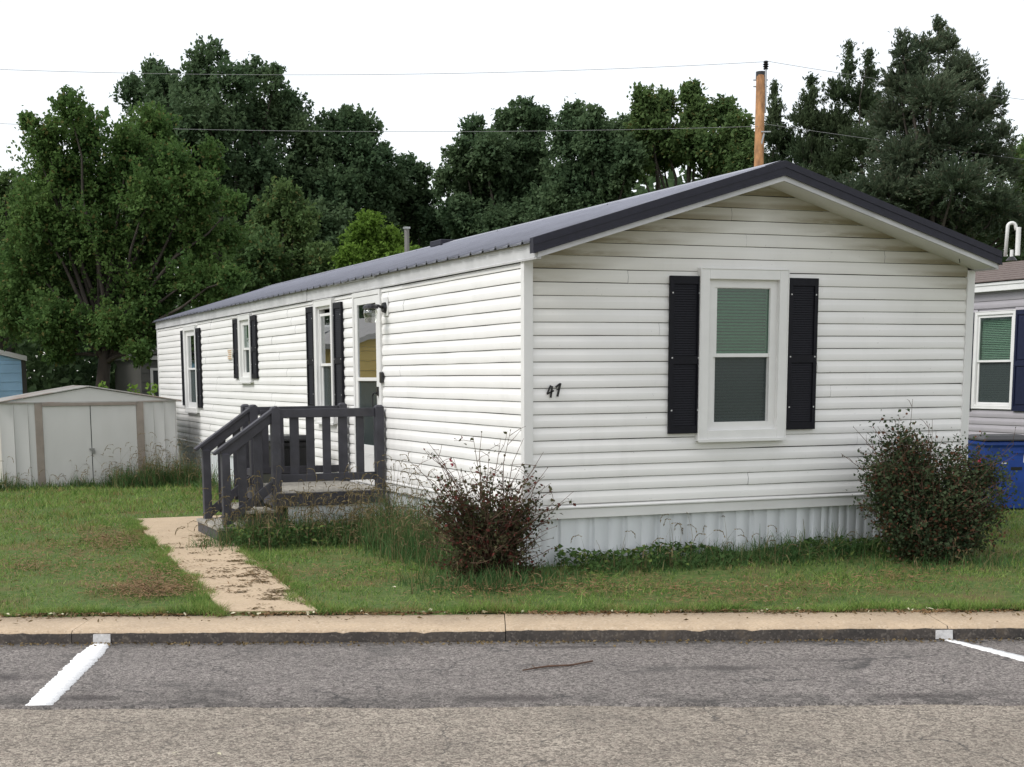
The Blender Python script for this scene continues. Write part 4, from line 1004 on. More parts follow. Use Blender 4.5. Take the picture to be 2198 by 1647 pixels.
def tree(name, label, lobes, d, nleaf, lsize, mat, base_uv=None, group=None, up=0.35, depth=1.0, thick=1.0, spray=False, cat="tree", trunk_r=0.18, back=True, shoots=1.0, shrink=1.0):
    """lobes: (u,v,ru,rv[,dd]) foliage masses given by where they show; every mass gets real depth"""
    pxm = FPX/d
    cen = []; rad = []
    for lb in lobes:
        dd = lb[4] if len(lb) > 4 else rng.normal(0, 0.06*0+0.5*depth)
        c = at(lb[0], lb[1], d+dd); r = np.array([lb[2]/pxm, lb[2]/pxm*0.95, lb[3]/pxm])*shrink
        cen.append(c); rad.append(r)
        if back and lb[2] > 45:
            cen.append(at(lb[0]+rng.normal(0, 8), lb[1]+12, d+dd+r[0]*1.3)); rad.append(r*0.85)
    cen = np.array(cen); rad = np.array(rad)
    vol = (rad[:, 0]*rad[:, 2])
    bu = base_uv if base_uv else np.mean([l[0] for l in lobes])
    bp = at(bu, 811, d+0.8*depth); bp[2] = gp(bp)
    t = empty(name, tuple(bp), label, cat, group)
    Cs = []; As = []; Ns = []
    for c, r, v in zip(cen, rad, vol):
        n = max(60, int(nleaf*v/vol.sum()))
        per = 16 if not spray else 22
        nt_ = max(6, n//per)
        th = unit(rng.normal(0, 1, (nt_, 3))+np.array([0, 0, up]))
        ln = rng.uniform(0.45, 1.25, (nt_, 1))
        st = rng.normal(0, 0.12, (nt_, 3))*r
        tipv = th*r*ln
        tt = rng.uniform(0.35, 1.0, (nt_, per, 1))**0.7
        jit = rng.normal(0, 1, (nt_, per, 3))*(lsize*(0.95 if not spray else 0.55))*(1.15-0.6*tt)
        P = c+st[:, None]*(1-tt)+tipv[:, None]*tt+jit
        ax = unit(tipv)[:, None]*(0.7 if not spray else 1.2)+rng.normal(0, 0.6 if not spray else 0.35, (nt_, per, 3))+np.array([0, 0, -0.15 if not spray else 0.35])
        nm = unit(tipv)[:, None]*0.55+rng.normal(0, 0.38, (nt_, per, 3))+np.array([0, 0, 0.85])
        Cs.append(P.reshape(-1, 3)); As.append(ax.reshape(-1, 3)); Ns.append(nm.reshape(-1, 3))
        # shoots that break the outline
        for j in range(int((6+8*(not spray))*shoots)):
            dv = unit(rng.normal(0, 1, 3)+np.array([0, 0, 1.1 if not spray else 1.8])); q0 = c+dv*r*0.75
            ln_ = float(np.linalg.norm(dv*r))*rng.uniform(0.3, 0.62)*(1.0 if shoots <= 1 else 1.55); sd3 = unit(dv*np.array([1, 1, 0.6])+np.array([0, 0, 0.8])); k_ = 26
            tq = rng.uniform(0, 1, (k_, 1)); P = q0+sd3*ln_*tq+rng.normal(0, 1, (k_, 3))*lsize*1.1*(1.25-tq)
            Cs.append(P); As.append(sd3*0.8+rng.normal(0, 0.6, (k_, 3))); Ns.append(rng.normal(0, 0.6, (k_, 3))+np.array([0, 0, 0.8]))
    C = np.concatenate(Cs); A = np.concatenate(As); N = np.concatenate(Ns)
    keep = C[:, 2] > bp[2]+0.25; C, A, N = C[keep], A[keep], N[keep]
    sz = lsize*rng.uniform(0.7, 1.3, len(C))
    tag(leaves("crown", C, A, N, sz*(1.25 if not spray else 1.35), sz*(0.85 if not spray else 0.50), mat, t), kind='stuff')
    # trunk and limbs
    m = MB(); top = cen[np.argmax(cen[:, 2])]
    fork = bp+(np.array([cen[:, 0].mean(), cen[:, 1].mean(), bp[2]])-bp)*0.35; fork[2] = bp[2]+(top[2]-bp[2])*0.36
    tr = [bp+np.array([0, 0, -0.2]), bp*0.5+fork*0.5+rng.normal(0, 0.05, 3), fork]
    m.tube(tr, [trunk_r*1.35, trunk_r, trunk_r*0.8], 9)
    for c, r in zip(cen, rad):
        m.tube(limb_path(fork-np.array([0, 0, rng.uniform(0, 0.4)]), c+np.array([0, 0, r[2]*0.25])), [trunk_r*0.42, trunk_r*0.36, trunk_r*0.28, trunk_r*0.2, trunk_r*0.13, trunk_r*0.06], 5, False)
    m.build("trunk", MAT['bark'], t, smooth=True)
    return t
TG = "trees behind the homes"
# ------------------------------------------------------------------ trees
tree("maple_tree", "light green maple with feathery upright branches behind the metal shed",
     [(150, 250, 42, 50), (95, 310, 50, 50), (185, 300, 60, 60), (60, 270, 18, 18), (325, 290, 55, 55), (270, 330, 60, 60), (370, 370, 60, 60), (120, 390, 90, 80), (230, 410, 90, 80), (330, 440, 90, 80), (455, 350, 28, 42), (430, 420, 55, 50),
      (80, 480, 90, 80), (200, 520, 110, 90), (320, 540, 100, 80), (430, 510, 75, 60), (500, 450, 28, 30), (490, 520, 45, 35), (60, 580, 95, 80), (180, 620, 110, 80), (310, 640, 105, 75), (430, 610, 85, 60), (500, 605, 35, 22), (480, 660, 50, 35),
      (120, 700, 80, 60), (240, 715, 90, 55), (350, 710, 60, 50), (20, 680, 60, 70), (300, 770, 35, 30), (130, 765, 40, 30)],
     31.0, 96200, 0.069, MAT['maple'], 207, TG, up=0.5, depth=1.0, trunk_r=0.16, shoots=1.9, shrink=0.84)
tree("oak_tree", "tallest dark green oak in the left skyline",
     [(445, 135, 38, 45), (415, 190, 50, 45), (500, 190, 45, 50), (545, 170, 32, 40), (590, 190, 28, 40), (350, 200, 50, 45), (285, 210, 36, 40), (330, 160, 22, 25), (620, 250, 50, 50), (440, 270, 95, 70), (545, 270, 80, 70), (340, 290, 80, 65), (650, 310, 36, 50),
      (430, 370, 100, 70), (560, 370, 90, 65), (640, 380, 55, 55), (320, 390, 90, 80), (480, 460, 100, 70), (600, 450, 70, 50)],
     52.0, 55500, 0.125, MAT['oak'], 520, TG, depth=1.6, trunk_r=0.3)
tree("oak_tree", "dark green oak between the tallest oak and the sky gap",
     [(715, 280, 34, 34), (755, 275, 32, 36), (790, 285, 28, 32), (690, 330, 50, 50), (770, 350, 65, 55), (820, 350, 28, 40), (720, 420, 75, 60), (810, 430, 60, 55), (660, 420, 50, 50), (690, 500, 80, 60), (790, 510, 80, 60), (850, 400, 36, 40)],
     53.0, 37000, 0.125, MAT['oak'], 740, TG, depth=1.6, trunk_r=0.28)
tree("oak_tree", "low ragged tree on the left side of the sky gap",
     [(870, 370, 26, 30), (905, 385, 22, 26), (860, 430, 45, 40), (905, 440, 38, 34), (880, 490, 60, 45), (935, 490, 45, 40), (960, 520, 45, 40)],
     56.0, 16650, 0.119, MAT['oak'], 880, TG, depth=1.2, trunk_r=0.2)
tree("oak_tree", "dark tree left of view beyond the yellow home, mirrored in the door glass",
     [(-600, 420, 120, 110), (-760, 420, 120, 110), (-680, 560, 150, 110), (-540, 580, 110, 110), (-820, 590, 110, 110), (-680, 300, 110, 90), (-680, 690, 190, 70)],
     44.0, 12000, 0.16, MAT['oak'], -680, TG, depth=1.0, trunk_r=0.25)
tree("ash_tree", "mid green tree cut by the left edge of the picture",
     [(10, 410, 40, 36), (60, 430, 45, 40), (-50, 410, 50, 45), (100, 470, 30, 40), (20, 490, 70, 60), (-60, 510, 70, 70), (20, 600, 80, 70), (-70, 640, 80, 80), (60, 680, 60, 60)],
     42.0, 29600, 0.099, MAT['oak2'], -10, TG, depth=1.2, trunk_r=0.2)
tree("ash_tree", "mid green pointed tree above the far end of the white home",
     [(610, 430, 36, 40), (580, 480, 55, 50), (640, 490, 48, 50), (560, 560, 80, 60), (640, 570, 65, 55), (600, 640, 80, 50), (520, 640, 60, 60), (690, 580, 50, 50)],
     43.0, 27750, 0.099, MAT['oak2'], 600, TG, depth=1.2, trunk_r=0.18)
tree("lime_bush", "bright yellow green bush above the roof beside the grey post",
     [(795, 495, 34, 32), (765, 530, 38, 36), (840, 530, 36, 34), (880, 560, 22, 22), (750, 570, 34, 34), (810, 560, 60, 40), (860, 580, 40, 36), (780, 610, 60, 40)],
     39.0, 16650, 0.086, MAT['lime'], 810, TG, depth=0.7, trunk_r=0.1)
tree("oak_tree", "dark green oak on the right side of the sky gap",
     [(1125, 255, 36, 34), (1155, 275, 34, 38), (1085, 275, 30, 34), (1015, 290, 32, 34), (985, 345, 36, 40), (1050, 340, 55, 50), (1130, 340, 60, 50), (1010, 410, 55, 50), (1090, 420, 75, 50), (990, 465, 48, 40), (1080, 490, 80, 45), (1160, 400, 50, 50), (950, 400, 22, 30)],
     53.0, 38850, 0.125, MAT['oak'], 1060, TG, depth=1.6, trunk_r=0.28)
tree("oak_tree", "rounded green oak left of the forked tree behind the roof",
     [(1235, 262, 36, 34), (1275, 275, 34, 34), (1335, 285, 34, 30), (1215, 310, 45, 45), (1290, 330, 60, 48), (1350, 340, 40, 40), (1230, 390, 70, 50), (1320, 395, 55, 40), (1190, 450, 70, 45), (1270, 450, 60, 36)],
     51.0, 33300, 0.119, MAT['oak'], 1260, TG, depth=1.6, trunk_r=0.26)
tree("oak_tree", "forked green oak with two leafy tops left of the orange pole",
     [(1385, 230, 34, 34), (1425, 235, 30, 34), (1395, 280, 48, 40), (1485, 215, 24, 30), (1500, 255, 42, 40), (1555, 255, 36, 40), (1590, 290, 34, 40), (1470, 310, 60, 45), (1540, 330, 60, 45), (1420, 335, 50, 36), (1600, 350, 40, 40), (1370, 360, 30, 24), (1545, 385, 50, 25)],
     50.0, 35150, 0.119, MAT['oak2'], 1470, TG, depth=1.6, trunk_r=0.26)
tree("cedar_tree", "small dark cedar spire just right of the orange pole",
     [(1662, 215, 9, 32), (1664, 260, 22, 40), (1660, 310, 34, 45), (1690, 330, 42, 45), (1665, 380, 50, 45)],
     45.0, 14800, 0.086, MAT['cedar2'], 1670, TG, up=1.4, depth=0.6, spray=True, trunk_r=0.1)
tree("cedar_tree", "slim dark cedar spire between pole and twin spires",
     [(1740, 190, 9, 28), (1742, 230, 24, 38), (1725, 275, 40, 45), (1760, 300, 42, 50), (1740, 350, 62, 55), (1720, 410, 62, 50)],
     44.5, 18500, 0.086, MAT['cedar2'], 1740, TG, up=1.4, depth=0.6, spray=True, trunk_r=0.1)
tree("cedar_tree", "dark cedar with two pointed tops leaning against the great cedar",
     [(1822, 125, 9, 28), (1822, 165, 22, 36), (1863, 140, 10, 26), (1862, 180, 26, 40), (1800, 220, 40, 50), (1850, 240, 50, 55), (1790, 290, 55, 55), (1850, 330, 70, 60), (1790, 380, 70, 60)],
     44.0, 25900, 0.086, MAT['cedar2'], 1830, TG, up=1.3, depth=0.7, spray=True, trunk_r=0.12)
tree("cedar_tree", "great grey green cedar, tallest tree at right",
     [(2012, 75, 16, 34), (1985, 110, 36, 36), (2035, 110, 34, 40), (1935, 120, 28, 46), (1960, 160, 55, 45), (2060, 160, 50, 45), (1930, 190, 50, 45), (2090, 195, 34, 40), (2000, 220, 90, 60), (2100, 250, 50, 45), (2140, 230, 24, 40), (1920, 270, 70, 60), (2150, 300, 32, 36),
      (2040, 310, 95, 60), (2120, 340, 55, 45), (1940, 350, 90, 60), (2160, 380, 40, 36), (2050, 400, 110, 55), (1900, 420, 100, 60), (1820, 440, 80, 60), (2140, 450, 80, 50), (1980, 470, 120, 50), (1770, 470, 60, 50), (2080, 500, 100, 40), (1880, 500, 100, 45), (2190, 500, 60, 50)],
     39.0, 165000, 0.074, MAT['cedar'], 1995, TG, up=0.7, depth=0.9, spray=True, trunk_r=0.22)
tree("ash_tree", "light green tree at the right edge behind the great cedar",
     [(2185, 350, 30, 30), (2220, 330, 40, 40), (2200, 400, 45, 45), (2260, 400, 60, 60), (2210, 470, 60, 50)],
     50.0, 12950, 0.112, MAT['oak2'], 2215, TG, depth=1.0, trunk_r=0.18)
# distant woodland and undergrowth in darker leaf greens, one mass
def mass(name, u0, u1, vtop, d0, d1, n, size, mat):
    u = rng.uniform(u0, u1, n); d = rng.uniform(d0, d1, n)
    vt = np.interp(u, [p[0] for p in vtop], [p[1] for p in vtop])+22*np.sin(u*0.021+d)+14*np.sin(u*0.067+d*2.1)
    t = rng.uniform(0, 1, n)**0.8
    C = np.array([at(a, b, c) for a, b, c in zip(u, vt, d)]); g = ground(C[:, 0], C[:, 1])
    C[:, 2] = g+0.05+(C[:, 2]-g)*t
    ax = rng.normal(0, 1, (n, 3)); nm = rng.normal(0, 0.6, (n, 3))+np.array([-0.2, -0.4, 0.8])
    s_ = size*rng.uniform(0.7, 1.4, n)
    tag(leaves(name, C, ax, nm, s_*1.3, s_*0.9, mat), kind='stuff')
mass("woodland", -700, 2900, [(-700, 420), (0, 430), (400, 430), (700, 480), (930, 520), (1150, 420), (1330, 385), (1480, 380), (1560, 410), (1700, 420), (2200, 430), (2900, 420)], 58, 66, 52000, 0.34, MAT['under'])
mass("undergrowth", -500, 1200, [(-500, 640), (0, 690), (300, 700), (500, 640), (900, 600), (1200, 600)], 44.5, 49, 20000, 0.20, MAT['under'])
# little weeds poking over the shed roof
for k, (u, v) in enumerate(((218, 832), (284, 842), (325, 838))):
    c = at(u, v, 27.6); n = 16
    P = c+rng.normal(0, 0.07, (n, 3))
    w_e = empty("pokeweed", (c[0], c[1], gp(c)), ["bright green weed sprig showing above the shed ridge", "bright green weed sprig above the middle of the shed's right roof slope", "bright green weed sprig beside the white home's far corner"][k], "weed", "weed sprigs behind the shed")
    MB().tube([(c[0]+0.1, c[1], gp(c)-0.05), (c[0]+0.03, c[1], gp(c)+0.8), (c[0], c[1], c[2])], [0.014, 0.01, 0.004], 5).build("stem", MAT['lime'], w_e)
    tag(leaves("foliage", P, rng.normal(0, 1, (n, 3)), rng.normal(0, 0.4, (n, 3))+np.array([0, -0.5, 0.6]), np.full(n, 0.12), np.full(n, 0.075), MAT['lime'], w_e), kind='stuff')

# ------------------------------------------------------------------ lawn grass
def inside_things(x, y):
    h = (x > -0.01) & (x < W+0.01) & (y > -0.01) & (y < L)
    p = (x > -1.30) & (x < 0.01) & (y > 3.78) & (y < 5.3)
    s = (x > -1.97) & (x < -1.2) & (y > 3.76) & (y < 4.95)
    sd_ = (x > SX0) & (x < SX1) & (y > SY-0.02) & (y < SY+2.4)
    b = (np.abs(x-7.86) < 0.36) & (np.abs(y-2.95) < 0.36)
    return h | p | s | sd_ | b
def blades(name, x, y, h, w, mat, lean=0.35, z=None):
    n = len(x); a = rng.uniform(0, 2*np.pi, n)
    z = ground(x, y) if z is None else z
    B = np.stack([x, y, z-0.004], -1); s_ = np.stack([np.cos(a), np.sin(a), np.zeros(n)], -1)*(w*0.5)[:, None]
    la = rng.uniform(0, 2*np.pi, n); lm = np.abs(rng.normal(0, lean, n))*h
    tip = B+np.stack([np.cos(la)*lm, np.sin(la)*lm, h], -1)
    V = np.stack([B-s_, B+s_, tip], 1).reshape(-1, 3)
    return np_mesh(name, V, np.arange(3*n).reshape(-1, 3), mat)
def lawn_points(n, a0, a1, b0, b1, ref=12.0):
    a = rng.uniform(a0, a1, n); b = rng.uniform(b0, b1, n)
    x = a*ER[0]+b*EF[0]; y = a*ER[1]+b*EF[1]
    d = (x-CAM[0])*AF[0]+(y-CAM[1])*AF[1]; u = CX+FPX*((x-CAM[0])*AR[0]+(y-CAM[1])*AR[1])/d
    keep = (rng.uniform(0, 1, n) < np.minimum(1, (ref/d)**1.6)) & (u > -420) & (u < 2620) & ~inside_things(x, y)
    wk = on_walk(x, y); edge = on_walk(x+0.05, y) & on_walk(x-0.05, y)
    keep &= ~(wk & (edge | (rng.uniform(0, 1, n) < 0.55)))
    keep &= ~((x < -1.1) & (x > -2.55) & (y > 3.75) & (y < 6.85))
    return x[keep], y[keep], d[keep]
def patchy(x, y):
    return 0.5+0.25*np.sin(x*2.1+1.3*np.sin(y*1.7))+0.25*np.sin(y*2.9+1.1*np.sin(x*3.3+2))
x, y, d = lawn_points(760000, -10.0, 10.5, -1.93, 22.0)
cl = patchy(x*6.1+2*np.sin(y*3), y*5.3+1.5*np.sin(x*4.1))*patchy(x*1.3+4, y*1.1); k_ = rng.uniform(0, 1, len(x)) < 0.30+1.3*cl
x, y, d, cl = x[k_], y[k_], d[k_], cl[k_]
hh = (0.014+0.030*rng.uniform(0, 1, len(x))+0.095*rng.uniform(0, 1, len(x))**2*cl)*np.clip(d/13, 0.9, 1.8)
tag(blades("lawn_grass", x, y, hh, np.clip(0.0074*d/12, 0.0065, 0.017)*rng.uniform(0.7, 1.5, len(x)), MAT['grass'], 1.0), kind='stuff')
# thick fringe along the kerb and the walk edges
n = 26000
a = rng.uniform(-6.5, 7.5, n); b = -1.945+np.abs(rng.normal(0, 0.10, n))+0.025*np.sin(a*5)+0.02*np.sin(a*13)
x = a*ER[0]+b*EF[0]; y = a*ER[1]+b*EF[1]; k_ = ~on_walk(x, y); x, y = x[k_], y[k_]
tag(blades("edge_grass", x, y, rng.uniform(0.02, 0.10, len(x))*(0.25+0.9*patchy(x*2.7, y*2)), np.full(len(x), 0.007), MAT['grass'], 0.9), kind='stuff')
n = 17000
yy_ = rng.uniform(-1.0, 6.8, n); l, r = walk_x(yy_); sd2 = rng.uniform(0, 1, n) < 0.5
eat = -0.02+0.05*np.sin(yy_*2.3)+0.04*np.sin(yy_*5.9+1)+0.02*np.sin(yy_*13)
xx_ = np.where(sd2, l+0.02+eat-np.abs(rng.normal(0, 0.07, n)), np.where(yy_ < 3.75, r-0.02+eat+np.abs(rng.normal(0, 0.07, n)), l+eat-np.abs(rng.normal(0, 0.06, n))))
tag(blades("path_edge_grass", xx_, yy_, rng.uniform(0.03, 0.075, n), np.full(n, 0.007), MAT['grass'], 0.9), kind='stuff')

# ------------------------------------------------------------------ weeds
def long_blades(name, x, y, h, w, mat, bend=0.5, segs=3, z=None):
    n = len(x); a = rng.uniform(0, 2*np.pi, n); z = ground(x, y) if z is None else z
    s_ = np.stack([np.cos(a), np.sin(a), np.zeros(n)], -1)
    la = rng.uniform(0, 2*np.pi, n); ld = np.stack([np.cos(la), np.sin(la), np.zeros(n)], -1)
    bm_ = np.abs(rng.normal(0, bend, n))
    rows = []
    for k in range(segs+1):
        t = k/segs
        c = np.stack([x, y, z], -1)+ld*(bm_*h*t**2)[:, None]; c[:, 2] += h*(t-0.35*np.minimum(bm_, 1.2)*t**2)-0.01
        ww = (w*(1-t**1.5)*0.5+0.0006)[:, None]
        rows.append(c-s_*ww); rows.append(c+s_*ww)
    V = np.stack(rows, 1).reshape(-1, 3); m_ = 2*(segs+1)
    base = (np.arange(n)*m_)[:, None]
    F = np.concatenate([base+np.array([[2*k, 2*k+1, 2*k+3, 2*k+2]]) for k in range(segs)], 1).reshape(-1, 4)
    tips = (rows[-1]+rows[-2])/2
    return np_mesh(name, V, F, mat), tips, ld
def weed_zone(name, poly_xy, n, hlo, hhi, seed_frac, w=0.007, seedlen=0.09, bend=0.5):
    (x0, x1), (y0, y1) = poly_xy
    x = rng.uniform(x0, x1, n); y = rng.uniform(y0, y1, n)
    clump = patchy(x*3.1+x0, y*2.3)
    k_ = (rng.uniform(0, 1, n) < 0.25+clump) & ~inside_things(x, y)
    x, y, clump = x[k_], y[k_], clump[k_]
    h = rng.uniform(hlo, hhi, len(x))*(0.45+0.65*clump)
    o, tips, ld = long_blades(name, x, y, h, np.full(len(x), w), MAT['weed'], bend)
    tag(o, kind='stuff')
    ns = int(len(x)*seed_frac)
    if ns:
        i = rng.choice(len(x), ns, False)
        hs = np.minimum(rng.uniform(1.2, 1.9, ns)*h[i]+0.1, 0.95)
        o, tips, ld = long_blades("seed_stalks", x[i], y[i], hs, np.full(ns, 0.0035), MAT['drygrass'], 0.4)
        tag(o, kind='stuff')
        m_ = 5; Cc = np.repeat(tips, m_, 0)+np.repeat(ld, m_, 0)*np.tile(np.linspace(0, seedlen, m_), ns)[:, None]
        Cc[:, 2] -= np.tile(np.linspace(0, 1, m_)**2*seedlen*0.7, ns)
        ax = np.repeat(ld, m_, 0)+np.array([0, 0, -0.5])
        tag(leaves("seed_heads", Cc, ax+rng.normal(0, 0.2, ax.shape), rng.normal(0, 1, ax.shape), np.full(len(Cc), seedlen*0.42), np.full(len(Cc), 0.010), MAT['drygrass']), kind='stuff')
WEEDS = {}
def soft_zone(name, cx, cy, sx, sy, n, hlo, hhi, seed, w=0.007, bend=0.9, seedlen=0.09, ylim=None, xlim=None):
    x = rng.normal(cx, sx, n); y = rng.normal(cy, sy, n); k_ = ~inside_things(x, y)
    if ylim: k_ &= (y > ylim[0]) & (y < ylim[1])
    if xlim: k_ &= (x > xlim[0]) & (x < xlim[1])
    k_ &= rng.uniform(0, 1, n) < 0.15+1.1*patchy(x*4.3+cx, y*3.7+cy)
    x, y = x[k_], y[k_]; f = np.exp(-0.5*(((x-cx)/sx)**2+((y-cy)/sy)**2)*0.5)
    h = rng.uniform(hlo, hhi, len(x))*(0.35+0.75*f)
    WEEDS.setdefault(name, []).append((x, y, h, w*rng.uniform(0.6, 1.6, len(x)), bend, seed, seedlen))
def plant_weeds():
    for name, L_ in WEEDS.items():
        x, y, h, w = (np.concatenate([q[i] for q in L_]) for i in range(4)); bend, seedlen = L_[0][4], L_[0][6]
        sd_ = np.concatenate([np.full(len(q[0]), q[5]) for q in L_])
        o, tips, ld = long_blades(name, x, y, h, w, MAT['weed'], bend); tag(o, kind='stuff')
        i = np.where(rng.uniform(0, 1, len(x)) < sd_)[0]; ns = len(i)
        hs = np.minimum(rng.uniform(1.1, 1.9, ns)*h[i]+0.08, 0.95)
        o, tips, ld = long_blades("seed_stalks", x[i], y[i], hs, np.full(ns, 0.0040), MAT['drygrass'], 0.5); tag(o, kind='stuff')
        m_ = 6; tt_ = np.tile(np.linspace(0, 1, m_), ns)
        Cc = np.repeat(tips, m_, 0)+np.repeat(ld, m_, 0)*(np.sin(tt_*1.4)*seedlen)[:, None]; Cc[:, 2] += (0.35*tt_-0.95*tt_**2)*seedlen
        ax = np.repeat(ld, m_, 0)*(1.2-tt_)[:, None]+np.array([0, 0, 1])*(0.3-1.6*tt_)[:, None]
        tag(leaves("seed_heads", Cc, ax+rng.normal(0, 0.15, ax.shape), rng.normal(0, 1, ax.shape), np.full(len(Cc), seedlen*0.40), np.full(len(Cc), 0.012), MAT['drygrass']), kind='stuff')
for cx0, cy0, sx0, sy0, n0, a0_, a1_ in ((-1.75, 3.45, 0.22, 0.18, 900, 0.15, 0.42), (-1.35, 3.5, 0.25, 0.2, 1200, 0.18, 0.5), (-0.9, 3.5, 0.28, 0.2, 1300, 0.14, 0.40), (-0.45, 3.5, 0.28, 0.22, 1300, 0.14, 0.42), (-0.9, 3.15, 0.6, 0.2, 900, 0.08, 0.28)):
    soft_zone("porch_weeds", cx0, cy0, sx0, sy0, n0, a0_, a1_, 0.12, ylim=(2.5, 3.76))
for cy0, n0, a1_ in ((3.0, 1300, 0.62), (2.5, 1200, 0.62), (2.0, 1100, 0.58), (1.5, 1000, 0.5), (1.0, 800, 0.45), (0.5, 700, 0.38)):
    soft_zone("wall_weeds", -0.22, cy0, 0.26, 0.3, n0, 0.15, a1_, 0.10, bend=0.6, xlim=(-1.1, -0.02))
soft_zone("wall_weeds", -0.55, -0.2, 0.4, 0.35, 1100, 0.06, 0.26, 0.01, xlim=(-1.4, 0.3), ylim=(-1, 0.6))
for cx0, n0, a1_, sy0 in ((0.75, 900, 0.20, 0.2), (1.3, 1100, 0.26, 0.2), (1.9, 1100, 0.24, 0.22), (2.5, 1200, 0.30, 0.2), (3.1, 1200, 0.32, 0.2), (3.6, 700, 0.22, 0.22), (2.0, 1400, 0.16, 0.32)):
    soft_zone("skirt_weeds", cx0, -0.12, 0.34 if sy0 < 0.3 else 1.0, sy0, n0, 0.07, a1_, 0.012, bend=1.0, ylim=(-0.9, -0.01))
soft_zone("skirt_weeds", 4.0, -1.0, 0.6, 0.25, 900, 0.05, 0.2, 0.03, bend=1.2, ylim=(-1.7, -0.3))
for cx0, n0, a1_ in ((-1.35, 900, 0.45), (-0.95, 1100, 0.6), (-0.55, 1100, 0.62), (-0.2, 700, 0.5)):
    soft_zone("shed_weeds", cx0, 14.0, 0.25, 0.25, n0, 0.15, a1_, 0.12, w=0.011, seedlen=0.13, ylim=(13.2, 14.22))
for cx0, n0, a1_ in ((-3.5, 700, 0.42), (-2.9, 400, 0.25), (-2.2, 500, 0.28), (-1.8, 300, 0.2)):
    soft_zone("shed_weeds", cx0, 14.1, 0.22, 0.12, n0, 0.08, a1_, 0.05, w=0.011, seedlen=0.12, ylim=(13.6, 14.22))
for cy0 in np.arange(6.0, 14, 1.3):
    soft_zone("far_wall_weeds", -0.12, cy0, 0.14, 0.6, 420, 0.15, 0.5, 0.08, w=0.010, xlim=(-0.5, -0.02))
soft_zone("wall_weeds", -0.40, -0.55, 0.35, 0.16, 1100, 0.05, 0.22, 0.01, ylim=(-1.1, 0))
plant_weeds()
# broad-leaved creeper along the front skirting
n = 2600
x = rng.uniform(0.25, 4.3, n); y = -np.abs(rng.normal(0, 0.20, n))-0.02
prof = 0.5+0.5*np.sin(x*3.1+0.8)*np.sin(x*1.3+2); zt = (0.03+0.17*prof*np.exp(-((y+0.12)/0.22)**2))*rng.uniform(0.2, 1.15, n)
C = np.stack([x, y, ground(x, y)+zt], -1)
tag(leaves("ground_creeper", C, rng.normal(0, 1, (n, 3))*np.array([1, 1, 0.5]), rng.normal(0, 0.5, (n, 3))+np.array([0, -0.4, 1.0]), rng.uniform(0.025, 0.065, n), rng.uniform(0.02, 0.048, n), MAT['ivy']), kind='stuff')
n = 1500
x = rng.uniform(-1.9, -0.05, n); y = rng.uniform(2.9, 3.72, n)
C = np.stack([x, y, ground(x, y)+rng.uniform(0.02, 0.22, n)], -1)
tag(leaves("ground_creeper", C, rng.normal(0, 1, (n, 3)), rng.normal(0, 0.5, (n, 3))+np.array([0, -0.4, 1.0]), rng.uniform(0.03, 0.065, n), rng.uniform(0.02, 0.045, n), MAT['ivy']), kind='stuff')

